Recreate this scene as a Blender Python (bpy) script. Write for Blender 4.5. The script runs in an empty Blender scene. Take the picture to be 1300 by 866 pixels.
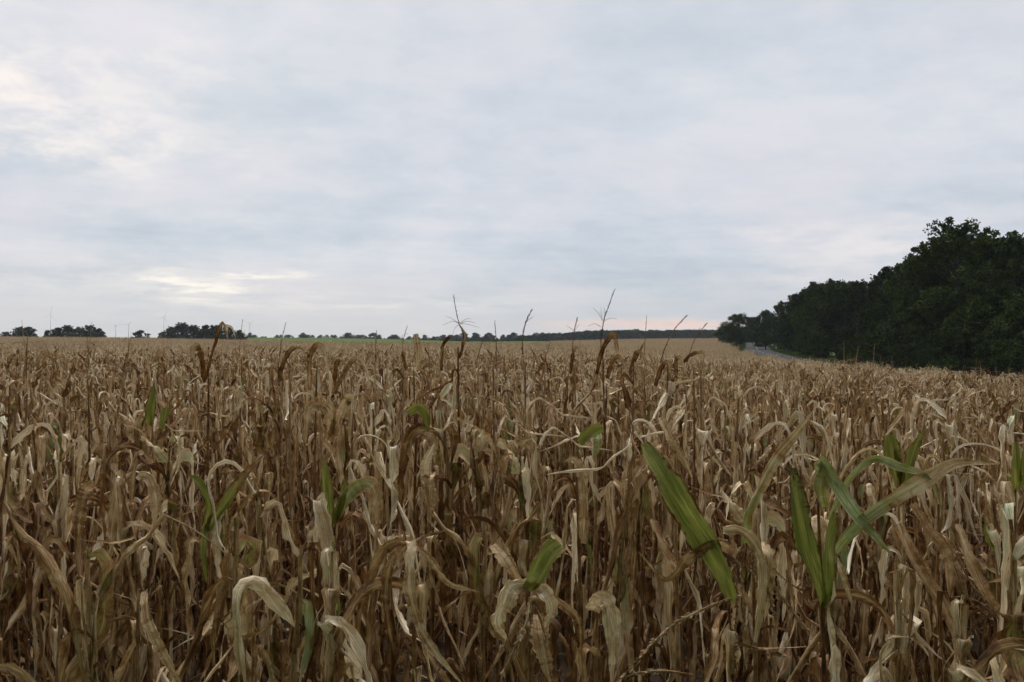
import bpy, math, random
import numpy as np
from mathutils import Vector

R = math.radians
rng = np.random.default_rng(11)
random.seed(5)
scene = bpy.context.scene
COL = scene.collection

# ------------------------------------------------------------------ camera
CAMZ = 2.2
FPX, CX, CY = 1040.0, 650.0, 433.0
cam_d = bpy.data.cameras.new('camera')
cam = bpy.data.objects.new('camera', cam_d)
COL.objects.link(cam)
cam.location = (0, 0, CAMZ)
cam.rotation_euler = (R(90), 0, 0)
cam_d.sensor_width = 36.0
cam_d.lens = 36.0 * FPX / 1300.0
cam_d.clip_start = 0.05
cam_d.clip_end = 12000
scene.camera = cam

def at(px, py, y):
    return np.array([(px - CX) / FPX * y, y, CAMZ + (CY - py) / FPX * y])

# ------------------------------------------------------------------ view
vs = scene.view_settings
vs.view_transform = 'Standard'
vs.look = 'None'
vs.exposure = 0.0
vs.gamma = 1.0
vs.use_curve_mapping = False
cy = scene.cycles
cy.max_bounces = 6
cy.diffuse_bounces = 3
cy.glossy_bounces = 2
cy.transmission_bounces = 3
cy.volume_bounces = 0
cy.transparent_max_bounces = 4
cy.use_denoising = True
cy.denoiser = 'OPENIMAGEDENOISE'
cy.denoising_input_passes = 'RGB_ALBEDO_NORMAL'
cy.denoising_prefilter = 'ACCURATE'

HAZE = .00014
# ------------------------------------------------------------------ node helper
class NT:
    def __init__(s, tree):
        s.t = tree
    def n(s, typ, ins=None, **kw):
        nd = s.t.nodes.new(typ)
        for k, v in kw.items():
            setattr(nd, k, v)
        for k, v in (ins or {}).items():
            sock = nd.inputs[k]
            if isinstance(v, bpy.types.NodeSocket):
                s.t.links.new(v, sock)
            else:
                sock.default_value = v
        return nd
    def m(s, op, a, b=0.0, c=0.0, clamp=False):
        return s.n('ShaderNodeMath', {0: a, 1: b, 2: c}, operation=op, use_clamp=clamp).outputs[0]
    def mr(s, v, a, b, c=0.0, d=1.0):
        return s.n('ShaderNodeMapRange', {'Value': v, 'From Min': a, 'From Max': b, 'To Min': c, 'To Max': d},
                   interpolation_type='SMOOTHSTEP').outputs[0]
    def mix(s, f, a, b, mode='MIX'):
        nd = s.n('ShaderNodeMix', None, data_type='RGBA', blend_type=mode)
        for i, v in ((0, f), (6, a), (7, b)):
            if isinstance(v, bpy.types.NodeSocket):
                s.t.links.new(v, nd.inputs[i])
            else:
                nd.inputs[i].default_value = v if i == 0 or len(v) == 4 else (*v, 1)
        return nd.outputs[2]
    def noise(s, vec, scale, detail=4, rough=0.55, w=None):
        return s.n('ShaderNodeTexNoise', {'Vector': vec, 'Scale': scale, 'Detail': detail, 'Roughness': rough}).outputs[0]

# ------------------------------------------------------------------ world
SUN_AZ, SUN_EL = -20.0, 26.0      # degrees right of the view axis, above the horizon
world = bpy.data.worlds.new('World')
scene.world = world
world.use_nodes = True
wt = world.node_tree
wt.nodes.clear()
W = NT(wt)
tc = W.n('ShaderNodeTexCoord').outputs['Generated']
sep = W.n('ShaderNodeSeparateXYZ', {0: tc})
sx, sy, sz = sep.outputs
zc = W.m('MAXIMUM', sz, 0.0)
den = W.m('ADD', zc, 0.26)
pv = W.n('ShaderNodeCombineXYZ', {0: W.m('DIVIDE', sx, den), 1: W.m('DIVIDE', sy, den), 2: 0.0}).outputs[0]
n_big = W.noise(W.n('ShaderNodeMapping', {'Vector': pv, 'Location': (3.1, 1.7, 0), 'Scale': (0.5, 0.8, 1)}).outputs[0], 0.55, 5, 0.5)
n_mid = W.noise(W.n('ShaderNodeMapping', {'Vector': pv, 'Location': (8.1, 4.7, 0), 'Rotation': (0, 0, .35), 'Scale': (0.95, 1.05, 1)}).outputs[0], 1.8, 8, 0.58)
az = W.m('MULTIPLY', W.m('ARCTAN2', sx, sy), 57.2958)
el = W.m('MULTIPLY', W.m('ARCSINE', sz), 57.2958)
wob = W.n('ShaderNodeCombineXYZ', {0: W.m('MULTIPLY', az, .10), 1: W.m('MULTIPLY', el, .42), 2: 0.0}).outputs[0]
nw = W.noise(wob, 1.0, 6, 0.62)
nw2 = W.noise(W.n('ShaderNodeMapping', {'Vector': wob, 'Location': (9, 5, 2)}).outputs[0], 1.3, 6, 0.6)
azd = W.m('ADD', az, W.m('MULTIPLY', W.m('SUBTRACT', nw, .5), 16.0))
eld = W.m('ADD', el, W.m('MULTIPLY', W.m('SUBTRACT', nw2, .5), 7.0))
eld_f = W.m('ADD', el, W.m('MULTIPLY', W.m('SUBTRACT', nw2, .5), 1.7))
def pxdir(px, py):
    x = (px - CX) / FPX; z = (CY - py) / FPX
    return math.degrees(math.atan2(x, 1)), math.degrees(math.atan2(z, math.hypot(x, 1)))
def bump(px, py, sa, se, amp, fine=False):
    a, e = pxdir(px, py)
    da = W.m('DIVIDE', W.m('SUBTRACT', azd, a), sa)
    de = W.m('DIVIDE', W.m('SUBTRACT', eld_f if fine else eld, e), se)
    q = W.m('ADD', W.m('MULTIPLY', da, da), W.m('MULTIPLY', de, de))
    return W.m('MULTIPLY', W.m('EXPONENT', W.m('MULTIPLY', q, -1.0)), amp)
def total(lst):
    t = lst[0]
    for v in lst[1:]:
        t = W.m('ADD', t, v)
    return t
warm = total([bump(90, 165, 8, 2.4, .42), bump(0, 90, 5, 2.2, .34), bump(200, 95, 5, 1.6, .20), bump(262, 366, 5, 1.2, .22, True), bump(60, 350, 8, 1.4, .14), bump(1090, 320, 6, 2.4, .26),
              bump(850, 414, 6, .40, .30, True)])
brk = W.noise(W.n('ShaderNodeCombineXYZ', {0: W.m('MULTIPLY', az, .22), 1: W.m('MULTIPLY', el, 1.6), 2: 3.0}).outputs[0], 1.0, 6, .6)
patch = W.mr(n_p1 := W.noise(W.n('ShaderNodeMapping', {'Vector': pv, 'Location': (2.3, 9.1, 0)}).outputs[0], 5.5, 7, .62), .36, .62, .15, 1.5)
warm = W.m('MULTIPLY', warm, patch)
gap = W.m('MULTIPLY', total([bump(268, 364, 2.5, .75, .85, True), bump(325, 347, 3.2, .24, .7, True), bump(200, 378, 4, .5, .12, True), bump(470, 385, 12, .6, .25, True)]), W.mr(brk, .40, .62))
bands = W.m('MULTIPLY', W.m('SUBTRACT', W.noise(W.n('ShaderNodeCombineXYZ', {0: W.m('MULTIPLY', az, .035), 1: W.m('MULTIPLY', el, .62), 2: 8.0}).outputs[0], 1.0, 6, .6), .5), W.mr(el, 13, 3, 0, 1.1))
cool = total([bump(950, 145, 12, 3.5, .16), bump(30, 20, 12, 3.5, .20), bump(420, 130, 13, 3, .07), bump(1280, 160, 8, 3, .13)])
n_fine = W.noise(W.n('ShaderNodeMapping', {'Vector': pv, 'Location': (1.1, 7.7, 0), 'Rotation': (0, 0, -.5), 'Scale': (1.1, 1.2, 1)}).outputs[0], 7.5, 8, 0.62)
cloud = total([W.mr(n_big, .3, .72, -.13, .15), W.mr(n_mid, .32, .7, -.20, .20), W.mr(n_fine, .3, .7, -.07, .07)])
cool2 = W.m('ADD', W.m('ADD', cool, cloud), bands)
f = W.m('ADD', cool2, .38, clamp=True)
colr = W.mix(f, (.480, .556, .650), (.880, .885, .910))
colr = W.mix(W.mr(n_mid, .40, .66, 0, .42), colr, (.72, .67, .74))
# low in the sky the cloud turns warmer and a bit greyer
colr = W.mix(W.mr(el, 7.0, 0.5, 0, .55), colr, (.57, .585, .60))
colr = W.mix(W.m('MINIMUM', warm, 1.0), colr, (1.08, .98, .90))
colr = W.mix(W.m('MINIMUM', gap, 1.0), colr, (1.18, 1.09, .95))
pk = bump(850, 414, 8, .34, .55, True)
colr = W.mix(pk, colr, (.95, .60, .46))
zen = W.m('MULTIPLY', W.mr(el, 23, 60, 1.0, 6.4), W.mr(sy, -.5, .45, .07, 1.0))
cl10 = W.n('ShaderNodeVectorMath', {0: colr, 'Scale': W.m('MULTIPLY', zen, 10.0)}, operation='SCALE').outputs[0]
sky = W.n('ShaderNodeTexSky', None, sky_type='NISHITA', sun_disc=False, sun_elevation=R(SUN_EL), sun_rotation=R(SUN_AZ)).outputs[0]
tot = W.mix(.96, sky, cl10)
bg = W.n('ShaderNodeBackground', {'Color': tot, 'Strength': 0.1})
W.n('ShaderNodeOutputWorld', {'Surface': bg.outputs[0]})

sun_d = bpy.data.lights.new('sun', 'SUN')
sun_d.energy = 1.5
sun_d.angle = R(25)
sun_d.color = (1.0, .90, .76)
sun = bpy.data.objects.new('sun', sun_d)
COL.objects.link(sun)
sd = Vector((math.sin(R(SUN_AZ)) * math.cos(R(SUN_EL)), math.cos(R(SUN_AZ)) * math.cos(R(SUN_EL)), math.sin(R(SUN_EL))))
sun.rotation_euler = sd.to_track_quat('Z', 'Y').to_euler()
sun.location = (0, 0, 30)

# ------------------------------------------------------------------ terrain
def sstep(v, a, b):
    t = np.clip((v - a) / (b - a), 0, 1)
    return t * t * (3 - 2 * t)

ROAD = np.array([(33, -60), (31, -20), (29, 15), (28.5, 45), (30.5, 75), (36.5, 110), (48, 160), (64, 215), (78, 265), (84, 330), (80, 420), (60, 560)], float)
RH = np.array([-.9, -.9, -.95, -1.05, -.9, -.35, .15, .95, 1.5, 1.6, 1.2, .5])

def road_dist(x, y):
    x = np.asarray(x, float); y = np.asarray(y, float)
    best = np.full(np.broadcast(x, y).shape, 1e9)
    hh = np.zeros_like(best); side = np.zeros_like(best)
    for i in range(len(ROAD) - 1):
        a, b = ROAD[i], ROAD[i + 1]
        d = b - a
        t = np.clip(((x - a[0]) * d[0] + (y - a[1]) * d[1]) / (d @ d), 0, 1)
        qx, qy = a[0] + t * d[0], a[1] + t * d[1]
        ds = np.hypot(x - qx, y - qy)
        s = np.sign((x - a[0]) * d[1] - (y - a[1]) * d[0])
        u = ds < best
        best = np.where(u, ds, best); hh = np.where(u, RH[i] * (1 - t) + RH[i + 1] * t, hh); side = np.where(u, s, side)
    return best, hh, side

def hgt(x, y):
    x = np.asarray(x, float); y = np.asarray(y, float)
    sp = 2.0 * np.log1p(np.exp(np.clip(x / 2.0, -30, 30)))
    f = 1 - sstep(y, 70, 260)
    h = -.050 * np.minimum(sp, 30) * f
    h = h + 1.9 * sstep(-x, 10, 150) * sstep(y, 40, 230)
    h = h + 1.5 * sstep(y, 130, 330) * sstep(x, -20, 70)
    h = h - .7 * sstep(y, 120, 300) * np.exp(-((x + 15) / 45.0) ** 2)
    d, rh, s = road_dist(x, y)
    w = np.where(s > 0, 1.0, np.exp(-(np.maximum(d - 3.5, 0) / 6.0) ** 2))
    h = h * (1 - w) + rh * w
    h = h + sstep(y, 240, 520) * 2.35 * (1 - sstep(x, 0, 60)) + sstep(y, 420, 1200) * .8
    return h

# ------------------------------------------------------------------ mesh buffer
class Buf:
    def __init__(s):
        s.v = []; s.q = []; s.uv = []; s.t = []; s.g = []; s.n = 0
    def add(s, V, Q, UV, tint, green=0.0):
        V = np.asarray(V, float); k = len(V)
        s.v.append(V); s.q.append(np.asarray(Q, int) + s.n)
        s.uv.append(np.asarray(UV, float))
        s.t.append(np.broadcast_to(np.asarray(tint, float), (k,)))
        s.g.append(np.broadcast_to(np.asarray(green, float), (k,)))
        s.n += k
    def merge(s, o, scale=1.0, rz=0.0, off=(0, 0, 0), tilt=0.0):
        c, d = math.cos(rz), math.sin(rz)
        M = np.array([[c, -d, 0], [d, c, 0], [0, 0, 1.0]])
        for V, Q, U, T, G in zip(o.v, o.q, o.uv, o.t, o.g):
            pass
        V = np.concatenate(o.v) * scale
        if tilt:
            V = V.copy(); V[:, 0] += V[:, 2] * tilt
        s.add(V @ M.T + np.asarray(off), np.concatenate(o.q), np.concatenate(o.uv), np.concatenate(o.t), np.concatenate(o.g))
    def mesh(s, name, mat, smooth=True):
        me = bpy.data.meshes.new(name)
        V = np.concatenate(s.v); Q = np.concatenate(s.q)
        me.vertices.add(len(V)); me.vertices.foreach_set('co', V.astype(np.float32).ravel())
        me.loops.add(Q.size); me.loops.foreach_set('vertex_index', Q.astype(np.int32).ravel())
        me.polygons.add(len(Q))
        me.polygons.foreach_set('loop_start', (np.arange(len(Q)) * 4).astype(np.int32))
        me.polygons.foreach_set('loop_total', np.full(len(Q), 4, np.int32))
        if smooth:
            me.polygons.foreach_set('use_smooth', np.ones(len(Q), bool))
        uvl = me.uv_layers.new(name='UVMap')
        uvl.data.foreach_set('uv', np.concatenate(s.uv)[Q.ravel()].astype(np.float32).ravel())
        a = me.attributes.new('tint', 'FLOAT', 'POINT'); a.data.foreach_set('value', np.concatenate(s.t).astype(np.float32))
        a = me.attributes.new('green', 'FLOAT', 'POINT'); a.data.foreach_set('value', np.concatenate(s.g).astype(np.float32))
        me.materials.append(mat)
        me.update(calc_edges=True)
        return me

def link(name, me, parent=None, **props):
    o = bpy.data.objects.new(name, me)
    COL.objects.link(o)
    if parent is not None:
        o.parent = parent
    for k, v in props.items():
        o[k] = v
    return o

def empty(name, loc, rz, label, cat, group=None):
    o = bpy.data.objects.new(name, None)
    COL.objects.link(o)
    o.location = loc; o.rotation_euler = (0, 0, rz)
    o.empty_display_size = .1
    o['label'] = label; o['category'] = cat
    if group:
        o['group'] = group
    return o

# ------------------------------------------------------------------ materials
def new_mat(name):
    m = bpy.data.materials.new(name); m.use_nodes = True
    m.node_tree.nodes.clear()
    return m, NT(m.node_tree)

def maize_material():
    m, T = new_mat('dried_maize')
    uv = T.n('ShaderNodeUVMap', None, uv_map='UVMap').outputs[0]
    tint = T.n('ShaderNodeAttribute', None, attribute_name='tint').outputs['Fac']
    green = T.n('ShaderNodeAttribute', None, attribute_name='green').outputs['Fac']
    orand = T.n('ShaderNodeObjectInfo').outputs['Random']
    obj = T.n('ShaderNodeTexCoord').outputs['Object']
    sh = T.n('ShaderNodeVectorMath', {0: obj, 1: T.n('ShaderNodeCombineXYZ', {0: T.m('MULTIPLY', orand, 37.0), 1: tint, 2: 0.0}).outputs[0]}, operation='ADD').outputs[0]
    veins = T.noise(T.n('ShaderNodeMapping', {'Vector': uv, 'Scale': (420, 7, 1)}).outputs[0], 1.0, 3, .6)
    streak = T.noise(T.n('ShaderNodeMapping', {'Vector': uv, 'Scale': (60, 5, 1)}).outputs[0], 1.0, 4, .6)
    blot = T.noise(sh, 16.0, 5, .62)
    spot = T.noise(sh, 95.0, 3, .7)
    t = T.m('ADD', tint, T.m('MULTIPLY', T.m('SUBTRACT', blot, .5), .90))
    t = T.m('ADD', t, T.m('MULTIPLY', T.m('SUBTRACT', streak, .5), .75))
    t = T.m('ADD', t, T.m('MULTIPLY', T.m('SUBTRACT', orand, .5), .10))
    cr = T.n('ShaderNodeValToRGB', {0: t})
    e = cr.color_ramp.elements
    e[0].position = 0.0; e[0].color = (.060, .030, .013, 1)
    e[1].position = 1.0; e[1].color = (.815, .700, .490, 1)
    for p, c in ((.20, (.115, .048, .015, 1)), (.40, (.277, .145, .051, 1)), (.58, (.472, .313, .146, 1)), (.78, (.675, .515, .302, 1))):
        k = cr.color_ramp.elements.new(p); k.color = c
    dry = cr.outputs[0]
    vm = T.mr(veins, .35, .65, .68, 1.22)
    dry = T.n('ShaderNodeVectorMath', {0: dry, 'Scale': vm}, operation='SCALE').outputs[0]
    dark = T.mr(spot, .66, .76, 0, .35)
    dry = T.mix(dark, dry, (.055, .035, .022))
    gcol = T.mix(T.mr(streak, .35, .7), (.150, .165, .030), (.340, .335, .080))
    pale = T.mix(T.mr(blot, .35, .65), (.27, .31, .12), (.44, .46, .24))
    gcol = T.mix(T.mr(tint, .45, .8), gcol, pale)
    gcol = T.n('ShaderNodeVectorMath', {0: gcol, 'Scale': vm}, operation='SCALE').outputs[0]
    gf = T.m('ADD', T.m('MULTIPLY', green, 1.5), T.m('MULTIPLY', T.m('SUBTRACT', blot, .55), 1.3))
    gf = T.m('MULTIPLY', T.mr(gf, .25, .75), T.m('GREATER_THAN', green, .01))
    col = T.mix(gf, dry, gcol)
    wr = T.noise(T.n('ShaderNodeMapping', {'Vector': uv, 'Scale': (75, 30, 1)}).outputs[0], 1.0, 5, .65)
    bump0 = T.n('ShaderNodeBump', {'Height': wr, 'Strength': T.m('SUBTRACT', .85, T.m('MULTIPLY', green, .55)), 'Distance': .011}).outputs[0]
    bump = T.n('ShaderNodeBump', {'Height': veins, 'Strength': .45, 'Distance': .0015, 'Normal': bump0}).outputs[0]
    p = T.n('ShaderNodeBsdfPrincipled', {'Base Color': col, 'Roughness': .72, 'Specular IOR Level': .25, 'Normal': bump})
    tr = T.n('ShaderNodeBsdfTranslucent', {'Color': col, 'Normal': bump})
    mx = T.n('ShaderNodeMixShader', {0: .16, 1: p.outputs[0], 2: tr.outputs[0]})
    T.n('ShaderNodeOutputMaterial', {'Surface': mx.outputs[0]})
    return m

def simple_mat(name, c1, c2, scale, rough=.85, detail=5, bump=0.0, dist=.02, spec=.3):
    m, T = new_mat(name)
    obj = T.n('ShaderNodeTexCoord').outputs['Object']
    n = T.noise(obj, scale, detail, .6)
    col = T.mix(T.mr(n, .3, .7), c1, c2)
    ins = {'Base Color': col, 'Roughness': rough, 'Specular IOR Level': spec}
    if bump:
        ins['Normal'] = T.n('ShaderNodeBump', {'Height': n, 'Strength': bump, 'Distance': dist}).outputs[0]
    p = T.n('ShaderNodeBsdfPrincipled', ins)
    T.n('ShaderNodeOutputMaterial', {'Surface': p.outputs[0]})
    return m

def foliage_mat(name, c1, c2, scale=.9):
    m, T = new_mat(name)
    obj = T.n('ShaderNodeTexCoord').outputs['Object']
    tint = T.n('ShaderNodeAttribute', None, attribute_name='tint').outputs['Fac']
    orand = T.n('ShaderNodeObjectInfo').outputs['Random']
    n = T.noise(obj, scale, 4, .6)
    f = T.m('ADD', T.m('MULTIPLY', tint, .6), T.m('MULTIPLY', n, .5))
    f = T.m('ADD', f, T.m('MULTIPLY', T.m('SUBTRACT', orand, .5), .35))
    col = T.mix(T.mr(f, .2, .9), c1, c2)
    p = T.n('ShaderNodeBsdfPrincipled', {'Base Color': col, 'Roughness': 1.0, 'Specular IOR Level': .02})
    T.n('ShaderNodeOutputMaterial', {'Surface': p.outputs[0]})
    return m

MAIZE = maize_material()
LEAFY = foliage_mat('oak_foliage', (.016, .026, .005), (.064, .088, .018))
HEDGEY = foliage_mat('hedgerow_foliage', (.040, .050, .025), (.085, .100, .045))
BARK = simple_mat('bark', (.045, .036, .028), (.11, .09, .07), 6, .9, 6, .6)
SOIL = simple_mat('field_soil', (.05, .035, .024), (.12, .085, .058), 3.0, .95, 8, .5, .03)
GRASS = simple_mat('meadow_grass', (.045, .070, .018), (.10, .13, .045), .6, .9, 8)
ASPH = simple_mat('asphalt', (.038, .037, .035), (.066, .064, .060), .35, 1.0, 9, spec=.05)
PAINT = simple_mat('road_paint', (.30, .30, .29), (.5, .5, .48), 4, .8)
STEEL = simple_mat('painted_steel', (.75, .77, .78), (.82, .83, .84), .05, .5)
PURPLE = simple_mat('purple_leaf', (.07, .018, .03), (.17, .06, .09), 60, .6)
POSTW = simple_mat('post_plastic', (.62, .62, .60), (.78, .78, .76), 3, .5)
BLACKP = simple_mat('post_black', (.02, .02, .02), (.04, .04, .04), 3, .5)

# ------------------------------------------------------------------ maize generator
def unit(v):
    return v / np.maximum(np.linalg.norm(v, axis=-1, keepdims=True), 1e-9)

def grid_quads(n, m):
    i, j = np.meshgrid(np.arange(n - 1), np.arange(m - 1), indexing='ij')
    a = (i * m + j).ravel()
    return np.stack([a, a + 1, a + m + 1, a + m], 1)
GQ = {}
def gq(n, m):
    if (n, m) not in GQ:
        GQ[(n, m)] = grid_quads(n, m)
    return GQ[(n, m)]

def ribbon(buf, P, N0, width, theta, tint, green=0.0, m=5, ripple=.0, rng=rng, uoff=0.0):
    """a leaf: centre line P, rough normals N0, full widths, cross-section curl theta (half angle)"""
    n = len(P)
    T = unit(np.gradient(P, axis=0))
    S = unit(np.cross(T, N0)); N = np.cross(S, T)
    u = np.linspace(-1, 1, m)[None, :]
    th = np.maximum(np.asarray(theta), .05)[:, None] * np.ones((n, 1))
    hw = (np.asarray(width) / 2)[:, None]
    Rr = hw / th
    xs = Rr * np.sin(u * th)
    if m >= 4:
        xs = xs * (1 - (np.abs(u) > .9) * rng.uniform(-.10, .32, xs.shape) * (.22 if np.max(green) > .3 else 1))
    zs = Rr * (1 - np.cos(u * th)) + .10 * hw * (np.abs(u) - .5)
    L = np.concatenate([[0], np.cumsum(np.linalg.norm(np.diff(P, axis=0), axis=1))])
    if ripple > 0:
        ph = rng.uniform(0, 6.28, 4)
        k = rng.uniform(18, 55, 2)
        rl = np.sin(L * k[0] + ph[0]) + .6 * np.sin(L * k[1] * 1.7 + ph[1])
        rr = np.sin(L * k[1] + ph[2]) + .6 * np.sin(L * k[0] * 1.9 + ph[3])
        e = np.where(u < 0, rl[:, None], rr[:, None]) * np.abs(u) ** 1.6
        zs = zs + ripple * e * np.minimum(1, hw / .012)
    V = P[:, None, :] + S[:, None, :] * xs[..., None] + N[:, None, :] * zs[..., None]
    UV = np.stack([np.broadcast_to(u * hw + uoff, (n, m)), np.broadcast_to(L[:, None], (n, m))], -1).reshape(-1, 2)
    tt = np.broadcast_to(np.asarray(tint, float).reshape(-1, 1) if np.ndim(tint) else tint, (n, m))
    # midrib is paler
    tt = tt + np.where(np.abs(u) < .05, .10, 0.0)
    if np.ndim(green) or green > 0:
        g = np.broadcast_to(np.asarray(green, float).reshape(-1, 1) if np.ndim(green) else green, (n, m))
        g = g * (1 - .85 * np.abs(u) ** 5 * rng.uniform(.2, 1.3, (n, 1)))
    else:
        g = np.zeros((n, m))
    buf.add(V.reshape(-1, 3), gq(n, m), UV, tt.ravel(), g.ravel())

def tube(buf, P, r, tint, green=0.0, k=6, uoff=0.0):
    P = np.asarray(P, float); n = len(P)
    T = unit(np.gradient(P, axis=0))
    ref = np.where(np.abs(T[:, 2:3]) > .9, np.array([[1.0, 0, 0]]), np.array([[0, 0, 1.0]]))
    # a steady reference keeps the tube from twisting
    r0 = ref[0] if np.abs(T[:, 2]).mean() < .9 else np.array([1.0, 0, 0])
    A = unit(np.cross(T, r0)); B = np.cross(T, A)
    a = np.linspace(0, 2 * np.pi, k + 1)[:, None]
    rr = np.broadcast_to(np.asarray(r, float), (n,))[:, None, None]
    V = P[:, None, :] + rr * (A[:, None, :] * np.cos(a) + B[:, None, :] * np.sin(a))
    L = np.concatenate([[0], np.cumsum(np.linalg.norm(np.diff(P, axis=0), axis=1))])
    UV = np.stack([np.broadcast_to(np.linspace(0, .06, k + 1)[None, :] + uoff, (n, k + 1)), np.broadcast_to(L[:, None], (n, k + 1))], -1).reshape(-1, 2)
    tt = np.broadcast_to(np.asarray(tint, float).reshape(-1, 1) if np.ndim(tint) else tint, (n, k + 1)).ravel()
    gg = np.broadcast_to(np.asarray(green, float).reshape(-1, 1) if np.ndim(green) else green, (n, k + 1)).ravel()
    buf.add(V.reshape(-1, 3), gq(n, k + 1), UV, tt, gg)

def leaf_curve(base, azm, length, e0, sb, kink, eend, n, rng, drift=.5):
    s = np.linspace(0, 1, n)
    # points crowd round the bend
    t = 1 / (1 + np.exp(-(s - sb) / kink))
    t = (t - t[0]) / (t[-1] - t[0])
    e = e0 + (eend - e0) * t
    e = e + R(6) * np.sin(s * rng.uniform(5, 11) + rng.uniform(0, 6.28)) * np.minimum(1, s * 3)
    for _ in range(3):
        e = e + R(rng.normal(0, 21)) * (s > rng.uniform(sb, 1)) * (1 if n > 8 else .6)
    a = azm + .9 * rng.normal(0, 1) * (s > rng.uniform(.2, .9)) + drift * s * rng.normal(0, 1) + .25 * np.sin(s * rng.uniform(3, 8) + rng.uniform(0, 6.28)) * s
    D = np.stack([np.cos(a) * np.cos(e), np.sin(a) * np.cos(e), np.sin(e)], 1)
    P = base + np.concatenate([[np.zeros(3)], np.cumsum((D[1:] + D[:-1]) / 2 * length / (n - 1), axis=0)])
    # reference normal: perpendicular to the leaf in its own vertical plane
    N = np.stack([-np.cos(a) * np.sin(e), -np.sin(a) * np.sin(e), np.cos(e)], 1)
    S = np.stack([-np.sin(a), np.cos(a), np.zeros(n)], 1)
    tw = np.cumsum(rng.normal(0, 1, n)) * .22 + rng.normal(0, 1.0) * s * 2.2
    N = N * np.cos(tw)[:, None] + S * np.sin(tw)[:, None]
    return s, P, N

def leaf(buf, base, azm, rel, rng, n=15, m=5, green=0.0, tint=None, length=None, width=None, style=None):
    """rel: 0 at the foot of the stalk, 1 at the top"""
    if style is None:
        style = rng.choice(['hang', 'arch', 'stub', 'up'], p=[.76, .11, .09, .04] if rel > .6 else [.92, .04, .03, .01])
    L = length or rng.uniform(.45, .88) * (1.0 if rel < .75 else .85)
    w = width or (rng.uniform(.022, .050) if rng.random() < .9 else rng.uniform(.048, .062))
    if style == 'hang':
        e0, sb, k, ee = R(rng.uniform(45, 84)), rng.uniform(.03, .24), rng.uniform(.003, .013), R(rng.uniform(-98, -82))
    elif style == 'arch':
        e0, sb, k, ee = R(rng.uniform(50, 80)), rng.uniform(.22, .5), rng.uniform(.02, .10), R(rng.uniform(-92, -45))
    elif style == 'stub':
        L *= rng.uniform(.3, .55)
        e0, sb, k, ee = R(rng.uniform(50, 82)), .6, .1, R(rng.uniform(10, 50))
    else:
        L *= rng.uniform(.7, .95)
        e0, sb, k, ee = R(rng.uniform(62, 84)), rng.uniform(.5, .8), .08, R(rng.uniform(-60, 40))
    if green > .3:
        w *= 1.25
    s, P, N = leaf_curve(base, azm, L, e0, sb, k, ee, n, rng)
    prof = np.minimum(1, .55 + 3.2 * s) * (1 - np.clip((s - .35) / .65, 0, 1) ** rng.uniform(1.4, 2.6)) ** .8
    if style == 'stub':
        prof = np.minimum(1, .55 + 3.2 * s) * (1 - .5 * s)
    crump = 1 + .28 * np.sin(s * rng.uniform(8, 20) + rng.uniform(0, 6.28)) + .15 * rng.normal(0, 1, n)
    W = np.maximum(w * prof * np.clip(crump, .45, 1.35), .0025)
    th = rng.uniform(.4, 2.1 if green < .3 else .7) + .7 * np.sin(s * rng.uniform(3, 9) + rng.uniform(0, 6.28))
    th = np.clip(th * (1 if rng.random() < .5 else -1), -2.6, 2.6)
    th = np.abs(th) + .12
    if tint is None:
        tint = float(np.clip(rng.normal(.05 + .61 * rel, .21), .09 + .14 * rel, min(.95, .36 + .58 * rel)))  # low leaves browner, and shade deep in the stand put into the tint
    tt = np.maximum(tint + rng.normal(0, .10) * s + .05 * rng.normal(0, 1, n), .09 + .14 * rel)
    if np.ndim(green) == 0 and green > 0:
        g = green * np.clip(1.25 - s * rng.uniform(.6, 1.4), 0, 1)
    else:
        g = green
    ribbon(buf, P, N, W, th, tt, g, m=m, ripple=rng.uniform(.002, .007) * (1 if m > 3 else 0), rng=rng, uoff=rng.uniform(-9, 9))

def tassel(buf, base, d0, rng, size=1.0, branches=None, droop=.5, fine=True, spike=True):
    d0 = unit(np.asarray(d0, float))
    tint = float(np.clip(rng.normal(.58, .10), .3, .85))
    L = rng.uniform(.22, .34) * size
    def strand(b, d, L, r, droop, n):
        s = np.linspace(0, 1, n)
        D = d[None, :] + np.array([0, 0, -1.0]) * (droop * s ** 1.3)[:, None] + rng.normal(0, .04, (n, 3))
        D = unit(D)
        P = b + np.concatenate([[np.zeros(3)], np.cumsum((D[1:] + D[:-1]) / 2 * L / (n - 1), axis=0)])
        rr = r * (1 - .6 * s) * (1 + (.35 if fine else 0) * np.where(np.arange(n) % 2, 1, -1) * (s > .12))
        tube(buf, P, rr, tint + rng.normal(0, .06), 0, 5 if fine else 3, rng.uniform(-5, 5))
        if fine:
            # spikelets
            q = np.arange(2, n)
            for i in q:
                for sg in (-1, 1):
                    dv = unit(D[i] + sg * .55 * unit(np.cross(D[i], rng.normal(0, 1, 3))))
                    a, c = P[i], P[i] + dv * rng.uniform(.009, .014)
                    sd_ = unit(np.cross(dv, rng.normal(0, 1, 3))) * .0016
                    buf.add([a, (a + c) / 2 + sd_, c, (a + c) / 2 - sd_], [[0, 1, 2, 3]], [(0, 0), (.01, .01), (0, .02), (-.01, .01)], tint + rng.normal(0, .1), 0)
    if spike:
        strand(base, d0, L, .0042 * size, .05, 22 if fine else 5)
    nb = rng.integers(2, 8) if branches is None else branches
    for _ in range(nb):
        a = rng.uniform(0, 6.28)
        side = unit(np.cross(d0, [math.cos(a), math.sin(a), .1]))
        d = unit(d0 * rng.uniform(.5, 1.2) + side)
        strand(base + d0 * rng.uniform(-.02, .06), d, L * rng.uniform(.5, .85), .0026 * size, droop * rng.uniform(.4, 2.2), 14 if fine else 4)

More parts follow.
